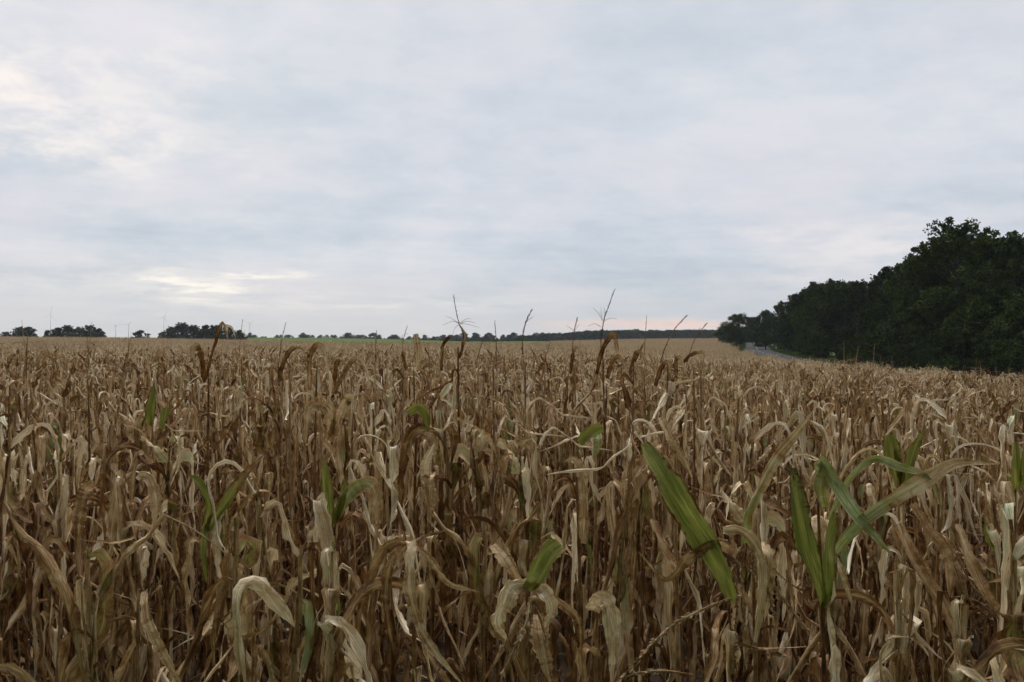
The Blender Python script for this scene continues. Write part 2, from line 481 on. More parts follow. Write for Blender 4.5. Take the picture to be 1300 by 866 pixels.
def ear(rng):
    """a hanging cob in its papery husk, and its tuft of dead silk"""
    husk = Buf(); silk = Buf()
    L = rng.uniform(.17, .22); n = 12
    s = np.linspace(0, 1, n)
    prof = np.sin(np.pi * np.clip(s * .86 + .09, 0, 1)) ** .75 * .025
    P = np.stack([.012 * np.sin(s * 3), 0 * s, -s * L], 1)
    t0 = rng.uniform(.62, .85)
    tube(husk, P, prof, t0 + .05 * rng.normal(0, 1, n), 0, 9)
    for j in range(5):
        a = j * 1.257 + rng.uniform(-.3, .3)
        nn = 9; q = np.linspace(0, 1, nn)
        rad = np.interp(q, s, prof) + .003 + .035 * np.clip(q - .6, 0, 1) ** 1.5 * rng.uniform(.2, 2.2)
        PP = np.stack([np.cos(a) * rad, np.sin(a) * rad, .01 - q * L * rng.uniform(.95, 1.15)], 1)
        NN = np.tile([[-math.cos(a), -math.sin(a), 0.0]], (nn, 1))
        w = .036 * np.sin(np.pi * np.clip(q * .9 + .08, 0, 1)) ** .6
        ribbon(husk, PP, NN, w, np.full(nn, .8), t0 + rng.normal(0, .08), 0, 4, .002, rng)
    for j in range(12):
        a = rng.uniform(0, 6.28); d = np.array([math.cos(a) * .4, math.sin(a) * .4, -1.0])
        nn = 5; q = np.linspace(0, 1, nn)[:, None]
        PP = np.array([.0, 0, -L * .96]) + q * d * rng.uniform(.03, .06) + rng.normal(0, .002, (nn, 3))
        tube(silk, PP, .0009, .12, 0, 3)
    return husk, silk

def stalk_path(H, rng, lean):
    n = 17
    z = np.linspace(0, 1, n)
    a = rng.uniform(0, 6.28)
    bend = lean * H * z ** 1.6
    P = np.stack([np.cos(a) * bend + .008 * np.cumsum(rng.normal(0, 1, n)) * z, np.sin(a) * bend + .008 * np.cumsum(rng.normal(0, 1, n)) * z, H * z], 1)
    return P

def make_variant(rng, green=0.0, has_tassel=True, has_ear=True, H=None, fine=True, nl=None):
    """returns stalk, leaves[], tassel or None, ears[(point, azimuth, husk, silk)]"""
    H = H or rng.uniform(1.62, 1.90)
    P = stalk_path(H, rng, rng.uniform(0, .09))
    st = Buf()
    zz = np.linspace(0, 1, 34)
    PP = np.stack([np.interp(zz, np.linspace(0, 1, 17), P[:, i]) for i in range(3)], 1)
    node = np.where(np.arange(34) % 3 == 0, 1.18, .95)
    r = np.interp(zz, [0, .5, 1], [.0115, .0090, .0050]) * node
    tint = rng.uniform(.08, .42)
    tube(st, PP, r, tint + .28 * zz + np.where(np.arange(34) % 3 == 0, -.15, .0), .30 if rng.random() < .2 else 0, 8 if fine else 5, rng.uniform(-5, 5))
    leaves = []
    nl = nl or rng.integers(18, 24)
    a0 = rng.uniform(0, 6.28)
    for i in range(nl):
        rel = (i + .6) / nl
        zf = .06 + .94 * rel
        b = np.array([np.interp(zf, np.linspace(0, 1, 17), P[:, k]) for k in range(3)])
        azm = a0 + math.pi * (i % 2) + rng.normal(0, .5)
        lb = Buf()
        # sheath wrapped round the stalk under the blade
        if fine:
            n = 5; zs = np.linspace(-.12, 0, n)
            SP = b[None, :] + np.stack([np.cos(azm) * .004 + 0 * zs, np.sin(azm) * .004 + 0 * zs, zs], 1)
            NN = np.tile([[-math.cos(azm), -math.sin(azm), 0.0]], (n, 1))
            ribbon(lb, SP, NN, np.full(n, .034) * np.linspace(.8, 1, n), np.full(n, 1.9), rng.uniform(.05, .22) + .46 * rel, green * .6, 5, 0, rng, rng.uniform(-9, 9))  # sheath tint darkens towards the foot too, with the shade painted in
        g = green if rng.random() < .75 else 0.0
        if green == 0 and rng.random() < .045:
            g = rng.uniform(.25, .6)
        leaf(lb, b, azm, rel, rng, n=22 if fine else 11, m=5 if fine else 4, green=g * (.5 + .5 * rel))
        leaves.append(lb)
    if fine:
        for _ in range(4):
            lb = Buf(); zf = rng.uniform(.25, .98)
            b = np.array([np.interp(zf, np.linspace(0, 1, 17), P[:, k]) for k in range(3)])
            leaf(lb, b, rng.uniform(0, 6.28), zf, rng, n=13, m=3, width=rng.uniform(.005, .015), length=rng.uniform(.2, .45), style='hang', tint=rng.uniform(.05, .5) + .35 * zf)
            leaves.append(lb)
    ts = None
    if has_tassel:
        ts = Buf()
        top = P[-1]
        d = unit(P[-1] - P[-3] + rng.normal(0, .02, 3) + [0, 0, .05])
        tube(ts, np.array([top + d * t for t in np.linspace(0, .14, 4)]), .0032, .6, 0, 5)
        tassel(ts, top + d * .14, d, rng, rng.uniform(.7, 1.0), droop=rng.uniform(.2, 1.2), fine=fine)
    ears = []
    if has_ear:
        for _ in range(1 if rng.random() < .8 else 2):
            zf = rng.uniform(.52, .68)
            b = np.array([np.interp(zf, np.linspace(0, 1, 17), P[:, k]) for k in range(3)])
            azm = rng.uniform(0, 6.28)
            b = b + np.array([math.cos(azm), math.sin(azm), 0]) * .028
            ears.append((b, azm, *ear(rng)))
    return dict(stalk=st, leaves=leaves, tassel=ts, ears=ears, P=P, H=H)

# ------------------------------------------------------------------ ground, road
def axis(a, b, fine_a, fine_b, fs, grow=1.15):
    v = list(np.arange(fine_a, fine_b + fs * .5, fs)); st = fs; x = v[-1]
    while x < b:
        st *= grow; x += st; v.append(min(x, b))
    st = fs; x = v[0]; lo = []
    while x > a:
        st *= grow; x -= st; lo.append(max(x, a))
    return np.array(lo[::-1] + v)
gx = axis(-1650, 1650, -40, 100, 2.0, 1.12); gy = axis(-300, 1650, -20, 300, 3.0, 1.12)
X, Y = np.meshgrid(gx, gy, indexing='ij')
Z = hgt(X, Y)
me = bpy.data.meshes.new('ground')
V = np.stack([X, Y, Z], -1).reshape(-1, 3); Q = grid_quads(len(gx), len(gy))
me.from_pydata(V.tolist(), [], Q[:, ::-1].tolist())
for p in me.polygons: p.use_smooth = True
m, T = new_mat('ground_cover')
pos = T.n('ShaderNodeTexCoord').outputs['Object']
n1 = T.noise(pos, 2.5, 8, .65); n2 = T.noise(pos, .02, 5, .6); n3 = T.noise(pos, 40, 4, .7)
soil = T.mix(T.mr(n1, .3, .7), (.020, .014, .009), (.055, .038, .024))
soil = T.mix(T.mr(n3, .55, .65, 0, .6), soil, (.14, .09, .045))
grs = T.mix(T.mr(n1, .3, .7), (.045, .070, .016), (.115, .150, .045))
grs = T.mix(T.mr(n2, .5, .7, 0, .6), grs, (.12, .11, .06))
field = T.n('ShaderNodeAttribute', None, attribute_name='field').outputs['Fac']
T.n('ShaderNodeOutputMaterial', {'Surface': T.n('ShaderNodeBsdfPrincipled', {'Base Color': T.mix(field, grs, soil), 'Roughness': 1.0, 'Specular IOR Level': .0,
    'Normal': T.n('ShaderNodeBump', {'Height': n1, 'Strength': .6, 'Distance': .05}).outputs[0]}).outputs[0]})
me.materials.append(m)
FAR_C = 330.0
def far_edge(x, y):
    # far end of the maize: nearer in the middle, where a green meadow shows behind it
    az_ = np.degrees(np.arctan2(x, np.maximum(y, .1)))
    return np.interp(az_, [-60, -33, -22, -14, -8, 1, 3, 10, 14], [230, 230, 240, 250, 200, 215, 330, 330, 300])
def in_field(x, y, margin=5.0):
    d, _, s = road_dist(x, y)
    ok = (y > 1.9) & (np.hypot(x, y) < far_edge(x, y)) & ~(((s > 0) | (d < margin)))
    return ok
fa = me.attributes.new('field', 'FLOAT', 'POINT')
fa.data.foreach_set('value', in_field(V[:, 0], V[:, 1], 4.0).astype(np.float32))
link('ground', me, kind='structure')

def strip(name, off0, off1, dz, mat, step=3.0, dash=None, shoulder=0.0):
    seg = np.concatenate([[0], np.cumsum(np.hypot(*np.diff(ROAD, axis=0).T))])
    L = np.arange(0, seg[-1], step)
    # smooth the path
    px = np.interp(L, seg, ROAD[:, 0]); py = np.interp(L, seg, ROAD[:, 1])
    ker = np.ones(9) / 9
    px[4:-4] = np.convolve(px, ker, 'valid'); py[4:-4] = np.convolve(py, ker, 'valid')
    tx, ty = np.gradient(px), np.gradient(py); nrm = np.hypot(tx, ty); nx, ny = ty / nrm, -tx / nrm
    verts, faces = [], []
    k = 5
    for i in range(len(L)):
        for j in range(k):
            o = off0 + (off1 - off0) * j / (k - 1)
            x, y = px[i] + nx[i] * o, py[i] + ny[i] * o
            hz = max(float(hgt(px[i] + nx[i] * q, py[i] + ny[i] * q)) for q in (-2.8, 0, 2.8))
            verts.append((x, y, hz + dz))
    for i in range(len(L) - 1):
        if dash and (i % dash[1]) >= dash[0]:
            continue
        for j in range(k - 1):
            faces.append((i * k + j, i * k + j + 1, (i + 1) * k + j + 1, (i + 1) * k + j))
    me = bpy.data.meshes.new(name); me.from_pydata(verts, [], faces); me.materials.append(mat)
    return me
link('road', strip('road', -2.9, 2.9, .09, ASPH), kind='structure')
link('road_marking', strip('road_marking', -.07, .07, .098, PAINT, 3.0, (1, 3)), kind='structure')

# ------------------------------------------------------------------ maize plants standing one by one
FRONT = 2.35
PLANT_GROUP = 'withered maize plants in the front rows'
ROWN = ['front', 'second', 'third', 'fourth', 'fifth', 'sixth', 'seventh', 'eighth', 'ninth']

vrng = np.random.default_rng(21)
variants = []
for i in range(34):
    kind = 'green' if i in (5, 17) else ('half' if i in (8, 11, 23, 29) else 'dry')
    v = make_variant(vrng, green={'green': .75, 'half': .4, 'dry': 0.0}[kind], has_tassel=vrng.random() < .20, has_ear=vrng.random() < .5)
    v['kind'] = kind
    me_ = {}
    me_['stalk'] = v['stalk'].mesh('stalk', MAIZE)
    me_['leaf'] = [l.mesh('leaf', MAIZE) for l in v['leaves']]
    fb = Buf()
    for l in v['leaves']:
        fb.merge(l)
    v['fb'] = fb
    me_['foliage'] = fb.mesh('foliage', MAIZE)
    me_['tassel'] = v['tassel'].mesh('tassel', MAIZE) if v['tassel'] else None
    me_['ears'] = [(b, a, h.mesh('ear', MAIZE), s.mesh('silk', MAIZE)) for b, a, h, s in v['ears']]
    v['me'] = me_
    variants.append(v)

def place_plant(v, x, y, rz, sc, label, split, skip_low=0):
    z = float(hgt(x, y))
    root = empty('maize_plant', (x, y, z), rz, label, 'maize plant', PLANT_GROUP)
    root.scale = (sc, sc, sc)
    M = v['me']
    link('stalk', M['stalk'], root)
    if split:
        for l in M['leaf'][skip_low:]:
            link('leaf', l, root)
    else:
        link('foliage', M['foliage'], root)
    if M['tassel']:
        link('tassel', M['tassel'], root)
    for b, a, h, s in M['ears']:
        e = link('ear', h, root); e.location = b; e.rotation_euler = (R(12), R(-10), a)
        link('silk', s, e)
    return root

prng = np.random.default_rng(8)
count = 0
HERO_X = []          # filled by the hero plants: (row, x) taken spots

def catmull(C, n):
    C = np.asarray(C, float); m = len(C)
    ext = np.vstack([2 * C[0] - C[1], C, 2 * C[-1] - C[-2]])
    t = np.linspace(0, m - 1, n); i = np.minimum(t.astype(int), m - 2); u = (t - i)[:, None]
    p0, p1, p2, p3 = ext[i], ext[i + 1], ext[i + 2], ext[i + 3]
    return .5 * (2 * p1 + (p2 - p0) * u + (2 * p0 - 5 * p1 + 4 * p2 - p3) * u ** 2 + (3 * p1 - p0 - 3 * p2 + p3) * u ** 3)
PROF = dict(leaf=[.55, .9, 1, 1, .92, .72, .42, .04], blunt=[.5, .85, 1, 1, 1, .95, .8], big=[.30, .62, .9, 1, 1, .95, .75, .30],
            strap=[.6, 1, .9, 1, .8, 1, .85, .6, .3])
hrng = np.random.default_rng(99)
def hero_leaf(root, y, pts, wpx, tint, green=0.0, roll=0, prof='leaf', theta=.7, g_end=None, tint_end=None):
    C = [at(p[0], p[1], y + (p[2] if len(p) > 2 else -.06)) - root for p in pts]
    n = 30; P = catmull(C, n); s = np.linspace(0, 1, n)
    if tint > .6 and green < .3: tint -= .12
    T = unit(np.gradient(P, axis=0))
    N = np.tile([[0.0, -1.0, 0.0]], (n, 1)) + hrng.normal(0, .05, 3)
    a = R(roll) + .25 * np.sin(s * hrng.uniform(4, 9) + hrng.uniform(0, 6))
    N = unit(N - T * np.sum(N * T, 1, keepdims=True)); B = np.cross(T, N)
    N = N * np.cos(a)[:, None] + B * np.sin(a)[:, None]
    pr = PROF[prof]; w = wpx / FPX * y * np.interp(s, np.linspace(0, 1, len(pr)), pr)
    w = w * (1 + .07 * np.sin(s * hrng.uniform(12, 25)) + .04 * hrng.normal(0, 1, n)) / max(.55, math.sin(theta) / theta)
    g = 0.0 if green == 0 else np.linspace(green, green if g_end is None else g_end, n)
    if tint_end is None and y > 4.2 and tint <= .45 and not green:
        tint = np.interp(s, [0, .40, .55, 1], [tint - .12, tint - .02, tint + .24, tint + .36]); w = w * .62  # sky light painted into the tint: dark rise, pale past the bend
    b = Buf()
    ribbon(b, P, N, w, theta * (1 + .3 * np.sin(s * hrng.uniform(3, 8))), tint + .05 * hrng.normal(0, 1, n), g, 7, .0028 * (.5 if green else 1), hrng, hrng.uniform(-9, 9))
    return b
def strand_px(buf, root, y, pts, rpx, tint=.42, hairy=True):
    C = [at(p[0], p[1], y + (p[2] if len(p) > 2 else -.06)) - root for p in pts]
    L = sum(np.linalg.norm(np.subtract(C[i + 1], C[i])) for i in range(len(C) - 1))
    n = max(8, int(L / .008)); P = catmull(C, n); s = np.linspace(0, 1, n)
    r = rpx / FPX * y * 1.35
    tube(buf, P, r * .45 * (1 - .5 * s), tint, 0, 5)
    if hairy:
        T = unit(np.gradient(P, axis=0))
        for i in range(1, n):
            for _ in range(3):
                sd_ = unit(np.cross(T[i], hrng.normal(0, 1, 3)))
                dv = unit(T[i] + sd_ * .6); a = P[i]; c = a + dv * r * hrng.uniform(1.2, 2.2)
                q = unit(np.cross(dv, hrng.normal(0, 1, 3))) * r * .35
                buf.add([a, (a + c) / 2 + q, c, (a + c) / 2 - q], [[0, 1, 2, 3]], [(0, 0), (.01, .01), (0, .02), (-.01, .01)], tint + hrng.normal(0, .12), 0)
def hero(k, px, top, label, leaves=(), tassel=(), nl=7, tint=None, stem=None, stemw=None, green_stem=0.0, low=.25):
    """k row, px stalk at the canopy, top: picture height of the stalk's upper end"""
    y = FRONT + .75 * k
    x = (px - CX) / FPX * y
    z = float(hgt(x, y)); root = np.array([x, y, z])
    o = empty('maize_plant', root, 0, label, 'maize plant', PLANT_GROUP)
    H = CAMZ + (CY - top) / FPX * y - z
    zz = np.linspace(0, 1, 30)
    if stem:
        C = np.vstack([[0, 0, 0]] + [at(a, b, y) - root for a, b in stem]); P = catmull(C, 30)
    else:
        P = np.stack([.015 * np.sin(zz * 4 + px), .012 * np.sin(zz * 5 + 1), zz * H], 1)
    b = Buf(); st = tint if tint is not None else hrng.uniform(.3, .6)
    tube(b, P, np.interp(zz, [0, .6, 1], [.0115, .009, .0042]) * np.where(np.arange(30) % 3 == 0, 1.18, .95), st, green_stem, 8, hrng.uniform(-5, 5))
    link('stalk', b.mesh('stalk', MAIZE), o)
    for i in range(nl):
        rel = low + (.97 - low) * (i + .5) / nl
        lb = Buf(); base = np.array([np.interp(rel, zz, P[:, j]) for j in range(3)])
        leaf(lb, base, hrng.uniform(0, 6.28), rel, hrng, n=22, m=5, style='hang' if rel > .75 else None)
        link('leaf', lb.mesh('leaf', MAIZE), o)
    for lf in leaves:
        lo = link('leaf', hero_leaf(root, y, **lf).mesh('leaf', MAIZE), o)
        if lf.get('green', 0) > .5: lo['label'] = 'leaf that is still green'
    if tassel:
        tb = Buf()
        for t_ in tassel:
            strand_px(tb, root, y, *t_)
        link('tassel', tb.mesh('tassel', MAIZE), o)
    HERO_X.append((k, x))
    return o, root, y
def lf(pts, wpx, tint, green=0.0, **kw):
    return dict(pts=pts, wpx=wpx, tint=tint, green=green, **kw)

hero(0, 930, 758, 'maize plant with one very large green leaf slanting up to the left', [
    lf([(930, 765, 0), (914, 722), (890, 680), (866, 642, -.12), (843, 604, -.12), (818, 563, -.08)], 35, .22, 1.0, prof='big', theta=.45, g_end=.45),
    lf([(930, 700, 0), (905, 690), (870, 712), (845, 735), (810, 700)], 14, .42),
    lf([(932, 800, 0), (925, 830), (930, 868)], 20, .30)],
    [([(928, 760, -.08), (890, 775, -.16), (850, 797, -.2), (812, 835, -.22), (782, 872, -.22)], 3.4, .50),
     ([(880, 858, -.2), (840, 852, -.22), (800, 858, -.22), (770, 875, -.2)], 3.0, .46)], nl=4, tint=.30)
hero(0, 962, 690, 'maize plant with a drooping tassel bunch under a pale bent leaf', [
    lf([(945, 690, 0), (948, 655), (962, 622), (985, 580), (1012, 548), (1038, 514)], 19, .55, .62, roll=25, g_end=.0, theta=.5),
    lf([(918, 672, -.1), (940, 674, -.12), (958, 690, -.12), (968, 720, -.12), (966, 760, -.1), (958, 815, -.08)], 15, .86, .18, theta=1.4, prof='strap'),
    lf([(965, 690, 0), (975, 705), (978, 740), (970, 790)], 16, .72),
    lf([(935, 815, -.1), (965, 822), (1000, 822), (1030, 820)], 8, .45, roll=60)],
    [([(945, 690), (942, 730), (944, 775), (946, 812)], 3, .6), ([(955, 695), (962, 740), (962, 780), (958, 822)], 3, .62),
     ([(962, 700), (978, 735), (998, 765), (1022, 797)], 3.2, .60), ([(950, 690), (955, 720), (975, 752), (985, 790)], 3, .58),
     ([(944, 690), (932, 720), (936, 760), (933, 800)], 2.8, .5), ([(958, 690), (985, 725), (1010, 745), (1020, 748)], 1.6, .4)], nl=4)
hero(0, 1043, 640, 'maize plant with upright green blades topped by long grey green leaves', [
    lf([(1046, 770, 0), (1033, 725, -.12), (1020, 680, -.14), (1013, 640, -.14), (1006, 594, -.12)], 25, .20, 1.0, prof='big', theta=.7, g_end=.38),
    lf([(1048, 772, 0), (1050, 725, -.12), (1050, 690, -.1), (1060, 650, -.08)], 20, .25, 1.0, prof='big', theta=.8, g_end=.5),
    lf([(1040, 600, 0), (1042, 585), (1060, 612), (1085, 650, -.12), (1110, 680, -.14), (1135, 708, -.14)], 17, .62, .62, theta=.6),
    lf([(1058, 700, 0), (1085, 668, -.1), (1130, 634, -.14), (1175, 608, -.14), (1215, 588, -.12), (1270, 589, -.1)], 20, .60, .85, theta=.7, g_end=-.3),
    lf([(1052, 660, 0), (1080, 605, -.05), (1108, 582, -.1), (1140, 592, -.12), (1178, 608, -.14), (1200, 660, -.14)], 11, .62, .55),
    lf([(1050, 640, 0), (1070, 600), (1095, 572), (1120, 580), (1137, 640)], 7, .80, .15),
    lf([(1044, 645, 0), (1040, 620), (1044, 590)], 18, .55, .5, theta=1.2),
    lf([(1055, 700, 0), (1070, 730), (1085, 780)], 9, .6)], (), nl=4, tint=.25)
hero(0, 672, 745, 'maize plant with a stubby green leaf above a hanging hairy tassel', [
    lf([(668, 748, -.05), (682, 728, -.1), (697, 702, -.12), (711, 690, -.12)], 24, .45, .85, prof='blunt', theta=.8, g_end=.45),
    lf([(672, 742, -.05), (650, 745, -.12), (640, 765, -.14), (632, 790, -.12), (645, 815, -.1)], 26, .82, theta=.6),
    lf([(676, 744, -.05), (692, 752, -.1), (700, 775, -.1), (690, 800, -.1)], 20, .85, .15, theta=.7),
    lf([(628, 690, .02), (645, 712, -.04), (662, 742, -.06)], 22, .70, .2, theta=.8),
    lf([(682, 780, -.06), (688, 820, -.12), (700, 872, -.14)], 24, .62, theta=.7),
    lf([(676, 750, .02), (715, 768), (735, 790), (738, 840)], 12, .45)],
    [([(672, 765, -.1), (668, 790, -.16), (655, 820, -.18), (640, 852, -.18)], 3.5, .62), ([(674, 765, -.1), (662, 785, -.15), (652, 800, -.15), (636, 825, -.15)], 2.5, .5),
     ([(678, 768, -.1), (672, 800, -.15), (670, 820, -.15)], 2.5, .5), ([(680, 770, -.1), (690, 800, -.12), (702, 845, -.12)], 2, .5)], nl=4)
hero(1, 418, 610, 'maize plant with a green blade and a folded pale green leaf beside it', [
    lf([(420, 668, 0), (418, 640), (415, 612), (412, 580)], 19, .30, .95, theta=.6, g_end=.5),
    lf([(426, 665, 0), (432, 640), (438, 615), (442, 592)], 10, .2, .9, g_end=.2),
    lf([(424, 660, 0), (440, 630), (460, 615), (475, 622), (478, 665)], 19, .55, .8, theta=.6, prof='blunt', g_end=.1),
    lf([(408, 634, -.08), (406, 640, -.12), (415, 680, -.14), (425, 730, -.12), (428, 775, -.1)], 22, .84, .2, theta=1.1),
    lf([(425, 720, 0), (427, 755), (430, 790)], 14, .35, .6)], (), nl=6)
hero(1, 262, 660, 'maize plant with a narrow green leaf slanting up to a yellow tip', [
    lf([(262, 675, 0), (283, 645, -.08), (305, 610, -.1), (336, 576, -.1)], 15, .40, .95, g_end=.05),
    lf([(262, 675, 0), (266, 640), (252, 610), (240, 604)], 11, .15, 1.0, g_end=.8),
    lf([(262, 665, 0), (259, 700), (262, 740)], 12, .35, .6)],
    [([(205, 652, -.14), (250, 675, -.16), (300, 715, -.16), (350, 770, -.14)], 2.2, .55, False)], nl=6)
hero(0, 520, 690, 'maize plant with leaves spread like a tent from one bent top', [
    lf([(520, 690, 0), (505, 688), (485, 700), (470, 735), (455, 790), (458, 845)], 15, .42, theta=.6),
    lf([(520, 690, 0), (522, 690), (520, 745, -.12), (532, 792, -.14), (556, 832, -.16), (590, 872, -.16)], 16, .76, theta=.55),
    lf([(522, 688, 0), (545, 708), (570, 740), (610, 752)], 10, .55), lf([(515, 690, 0), (497, 712), (490, 760), (500, 830)], 14, .36)], (), nl=5)
hero(0, 762, 765, 'maize plant with one pale leaf hanging straight down to the lower border', [
    lf([(752, 775, 0), (760, 762, -.1), (772, 768, -.14), (778, 815, -.14), (776, 872, -.14)], 25, .80, theta=.6)], (), nl=5)
hero(1, 735, 590, 'maize plant with a pink tinted leaf bent over high beside the stalk', [
    lf([(740, 690, 0), (742, 640), (738, 600), (728, 584), (716, 586)], 15, .68, theta=.8)], (), nl=8)
hero(2, 1145, 600, 'maize plant with two short green leaves standing upright side by side', [
    lf([(1141, 615, 0), (1134, 588), (1128, 552)], 20, .25, .95, theta=.6, prof='blunt', g_end=.6),
    lf([(1146, 615, 0), (1156, 580), (1175, 540)], 15, .25, .9, theta=.6, g_end=.4), lf([(1145, 610, 0), (1138, 580), (1142, 560)], 12, .3, .9)], (), nl=7)
hero(1, 1290, 600, 'maize plant with a green leaf at the right border of the photo', [
    lf([(1289, 625, 0), (1289, 595), (1288, 562)], 13, .3, .95, prof='blunt', theta=.6), lf([(1296, 620, 0), (1297, 595), (1299, 570)], 8, .3, .9)], (), nl=8)
hero(1, 1262, 670, 'maize plant with a yellow green leaf hanging below the right arching leaf', [
    lf([(1258, 690, 0), (1255, 672), (1264, 690, -.1), (1268, 730, -.1)], 14, .80, .35, theta=.7), lf([(1262, 700, 0), (1254, 680), (1250, 655)], 9, .3, .9)], (), nl=7)
hero(3, 192, 500, 'maize plant with a small bright green leaf in the left half', [
    lf([(190, 540, 0), (192, 515), (196, 486)], 13, .3, .9, g_end=.5), lf([(205, 545, 0), (210, 525), (213, 515)], 10, .2, 1.0)], (), nl=7)
hero(2, 752, 560, 'maize plant with a short green leaf over a pale one near the middle', [
    lf([(735, 562, 0), (748, 550, -.06), (764, 541, -.06)], 15, .3, .9, prof='blunt'), lf([(756, 545, 0), (758, 560), (755, 582)], 13, .6, .55)], (), nl=8)
hero(2, 530, 520, 'maize plant with a dark green folded leaf left of the middle', [
    lf([(518, 525, 0), (530, 518), (540, 528), (545, 548)], 14, .2, .9), lf([(530, 545, 0), (548, 560), (552, 590)], 16, .6)], (), nl=8)
hero(1, 1190, 640, 'maize plant with a broad sheaf of tan leaves hanging to the lower right', [
    lf([(1140, 665, -.05), (1158, 710, -.12), (1190, 760, -.15), (1212, 805, -.15), (1222, 872, -.15)], 17, .62, theta=1.1),
    lf([(1158, 640, -.05), (1180, 675, -.1), (1205, 715, -.12), (1205, 770, -.12)], 15, .52, theta=1.2),
    lf([(1215, 665, -.02), (1235, 720, -.08), (1262, 770, -.1), (1290, 800, -.1)], 16, .55)],
    [([(1210, 690, -.1), (1232, 740, -.14), (1262, 775, -.14), (1290, 840, -.14)], 1.8, .5), ([(1205, 700, -.1), (1222, 745, -.14), (1236, 770, -.14)], 1.6, .5)], nl=6)
hero(1, 108, 615, 'maize plant with a rusty orange leaf beside a pale hooked one', [
    lf([(122, 618, -.05), (110, 625, -.1), (101, 660, -.12), (99, 705, -.1)], 20, .40, theta=.6),
    lf([(175, 602, -.05), (190, 606, -.1), (198, 640, -.12), (193, 682, -.1)], 15, .74, theta=.9)], (), nl=7)
hero(0, 183, 752, 'maize plant with a long tan leaf slanting down to the lower left border', [
    lf([(184, 750, -.05), (190, 790, -.12), (208, 830, -.14), (232, 872, -.14)], 17, .55, theta=.6)], (), nl=6)
o_, root_, y_ = hero(1, 78, 745, 'maize plant with a small purple leaf on its stalk', [], (), nl=7)
pb = hero_leaf(root_, y_, [(60, 748, -.1), (72, 744, -.14), (84, 748, -.14), (94, 742, -.12)], 9, .5)
link('purple_leaf', pb.mesh('purple_leaf', PURPLE), o_, label='small purple leaf')
hero(2, 408, 525, 'maize plant with a broad pale leaf folded over its top left of the middle', [
    lf([(423, 550, 0), (418, 522), (404, 513, -.06), (392, 525, -.1), (387, 575, -.1)], 19, .74, theta=.9),
    lf([(418, 560, 0), (440, 510), (446, 512), (444, 560)], 14, .6)], (), nl=7)
# plants whose tassels, or folded top leaves, reach the skyline
hero(3, 585, 440, 'tall maize plant with a star of tassel branches round an upright spike', [
    lf([(583, 455, 0), (588, 440), (590, 425), (583, 411)], 8, .25, theta=1.2), lf([(560, 470, 0), (562, 440), (571, 428), (562, 440), (555, 475)], 9, .3)],
    [([(586, 440), (588, 425), (583, 411), (579, 395), (576, 376)], .95, .25), ([(583, 411), (575, 408), (562, 413)], .55, .45, False), ([(583, 411), (573, 404), (566, 402)], .5, .45, False),
     ([(584, 411), (593, 408), (603, 410)], .55, .45, False), ([(584, 411), (595, 412), (608, 416)], .5, .45, False), ([(583, 412), (578, 416), (575, 424)], .5, .45, False), ([(584, 410), (592, 405), (598, 405)], .5, .4, False)], nl=8)
hero(3, 766, 450, 'tall maize plant whose branched tassel leans right high above the skyline', [
    lf([(757, 475, 0), (765, 445), (778, 425), (783, 440), (784, 465)], 12, .32, theta=.9), lf([(770, 480, 0), (778, 458), (788, 455), (800, 480)], 13, .35, theta=.9)],
    [([(764, 452), (763, 432), (767, 405), (773, 388), (780, 368)], 1.0, .22), ([(765, 408), (760, 398), (753, 391)], .6, .5, False), ([(763, 415), (755, 411), (747, 414)], .6, .5, False),
     ([(766, 408), (768, 398), (767, 390)], .6, .5, False), ([(766, 408), (775, 404), (783, 405)], .55, .5, False), ([(765, 406), (763, 397), (763, 390)], .5, .5, False)], nl=8)
SPIKES = [(4, 664, 460, [(663, 450), (664, 425), (668, 408), (675, 394)], 1.1, 'with a bare curved spike right of the star shaped tassel'),
    (4, 727, 465, [(725, 470), (727, 440), (729, 420), (733, 404)], .9, 'with a thin spike left of the high branched tassel'),
    (4, 629, 460, [(630, 460), (630, 435), (628, 408)], .8, 'with a thin spike close to the right of the star shaped tassel'),
    (5, 819, 460, [(818, 455), (819, 430), (821, 402)], .7, 'with a faint straight spike right of the high branched tassel'),
    (3, 845, 460, [(838, 462), (845, 440), (855, 420), (871, 401)], 1.1, 'with a thick spike leaning far to the right before the distant wood'),
    (4, 878, 462, [(872, 462), (880, 435), (888, 422), (897, 411)], .9, 'with a leaning spike nearest to the round tree by the road'),
    (5, 512, 455, [(511, 450), (512, 432), (517, 414)], .7, 'with a short spike left of the star shaped tassel'),
    (5, 477, 455, [(477, 460), (477, 440), (478, 420)], .8, 'with a straight spike over the pale hedgerow'),
    (4, 356, 455, [(355, 460), (357, 435), (363, 410)], .8, 'with a slanting spike right of the tree clumps'),
    (5, 305, 455, [(304, 450), (305, 430), (308, 406)], .6, 'with a very thin spike before the last tree of the right clump'),
    (3, 34, 500, [(34, 480), (34, 450), (35, 424)], .9, 'with a bare dark spike below the first round clump of trees'),
    (4, 112, 490, [(113, 470), (112, 450), (111, 428)], .7, 'with a bare spike below the long dark clump of trees'),
    (5, 610, 460, [(606, 455), (611, 438), (619, 424)], .8, 'with a short leaning spike just right of the star shaped tassel'),
    (5, 693, 460, [(690, 462), (694, 448), (698, 436)], .7, 'with a low spike between the bare curved one and the thin one')]
for k, px, top, pts, r, tail in SPIKES:
    br = [([pts[-2], (pts[-2][0] + hrng.uniform(-9, 9), pts[-2][1] - 6), (pts[-2][0] + hrng.uniform(-13, 13), pts[-2][1] - hrng.uniform(-3, 9))], .45, .45, False) for _ in range(int(hrng.integers(0, 3)))]
    hero(k, px, top, 'tall maize plant ' + tail, [], [(pts, r, .36)] + br, nl=8)
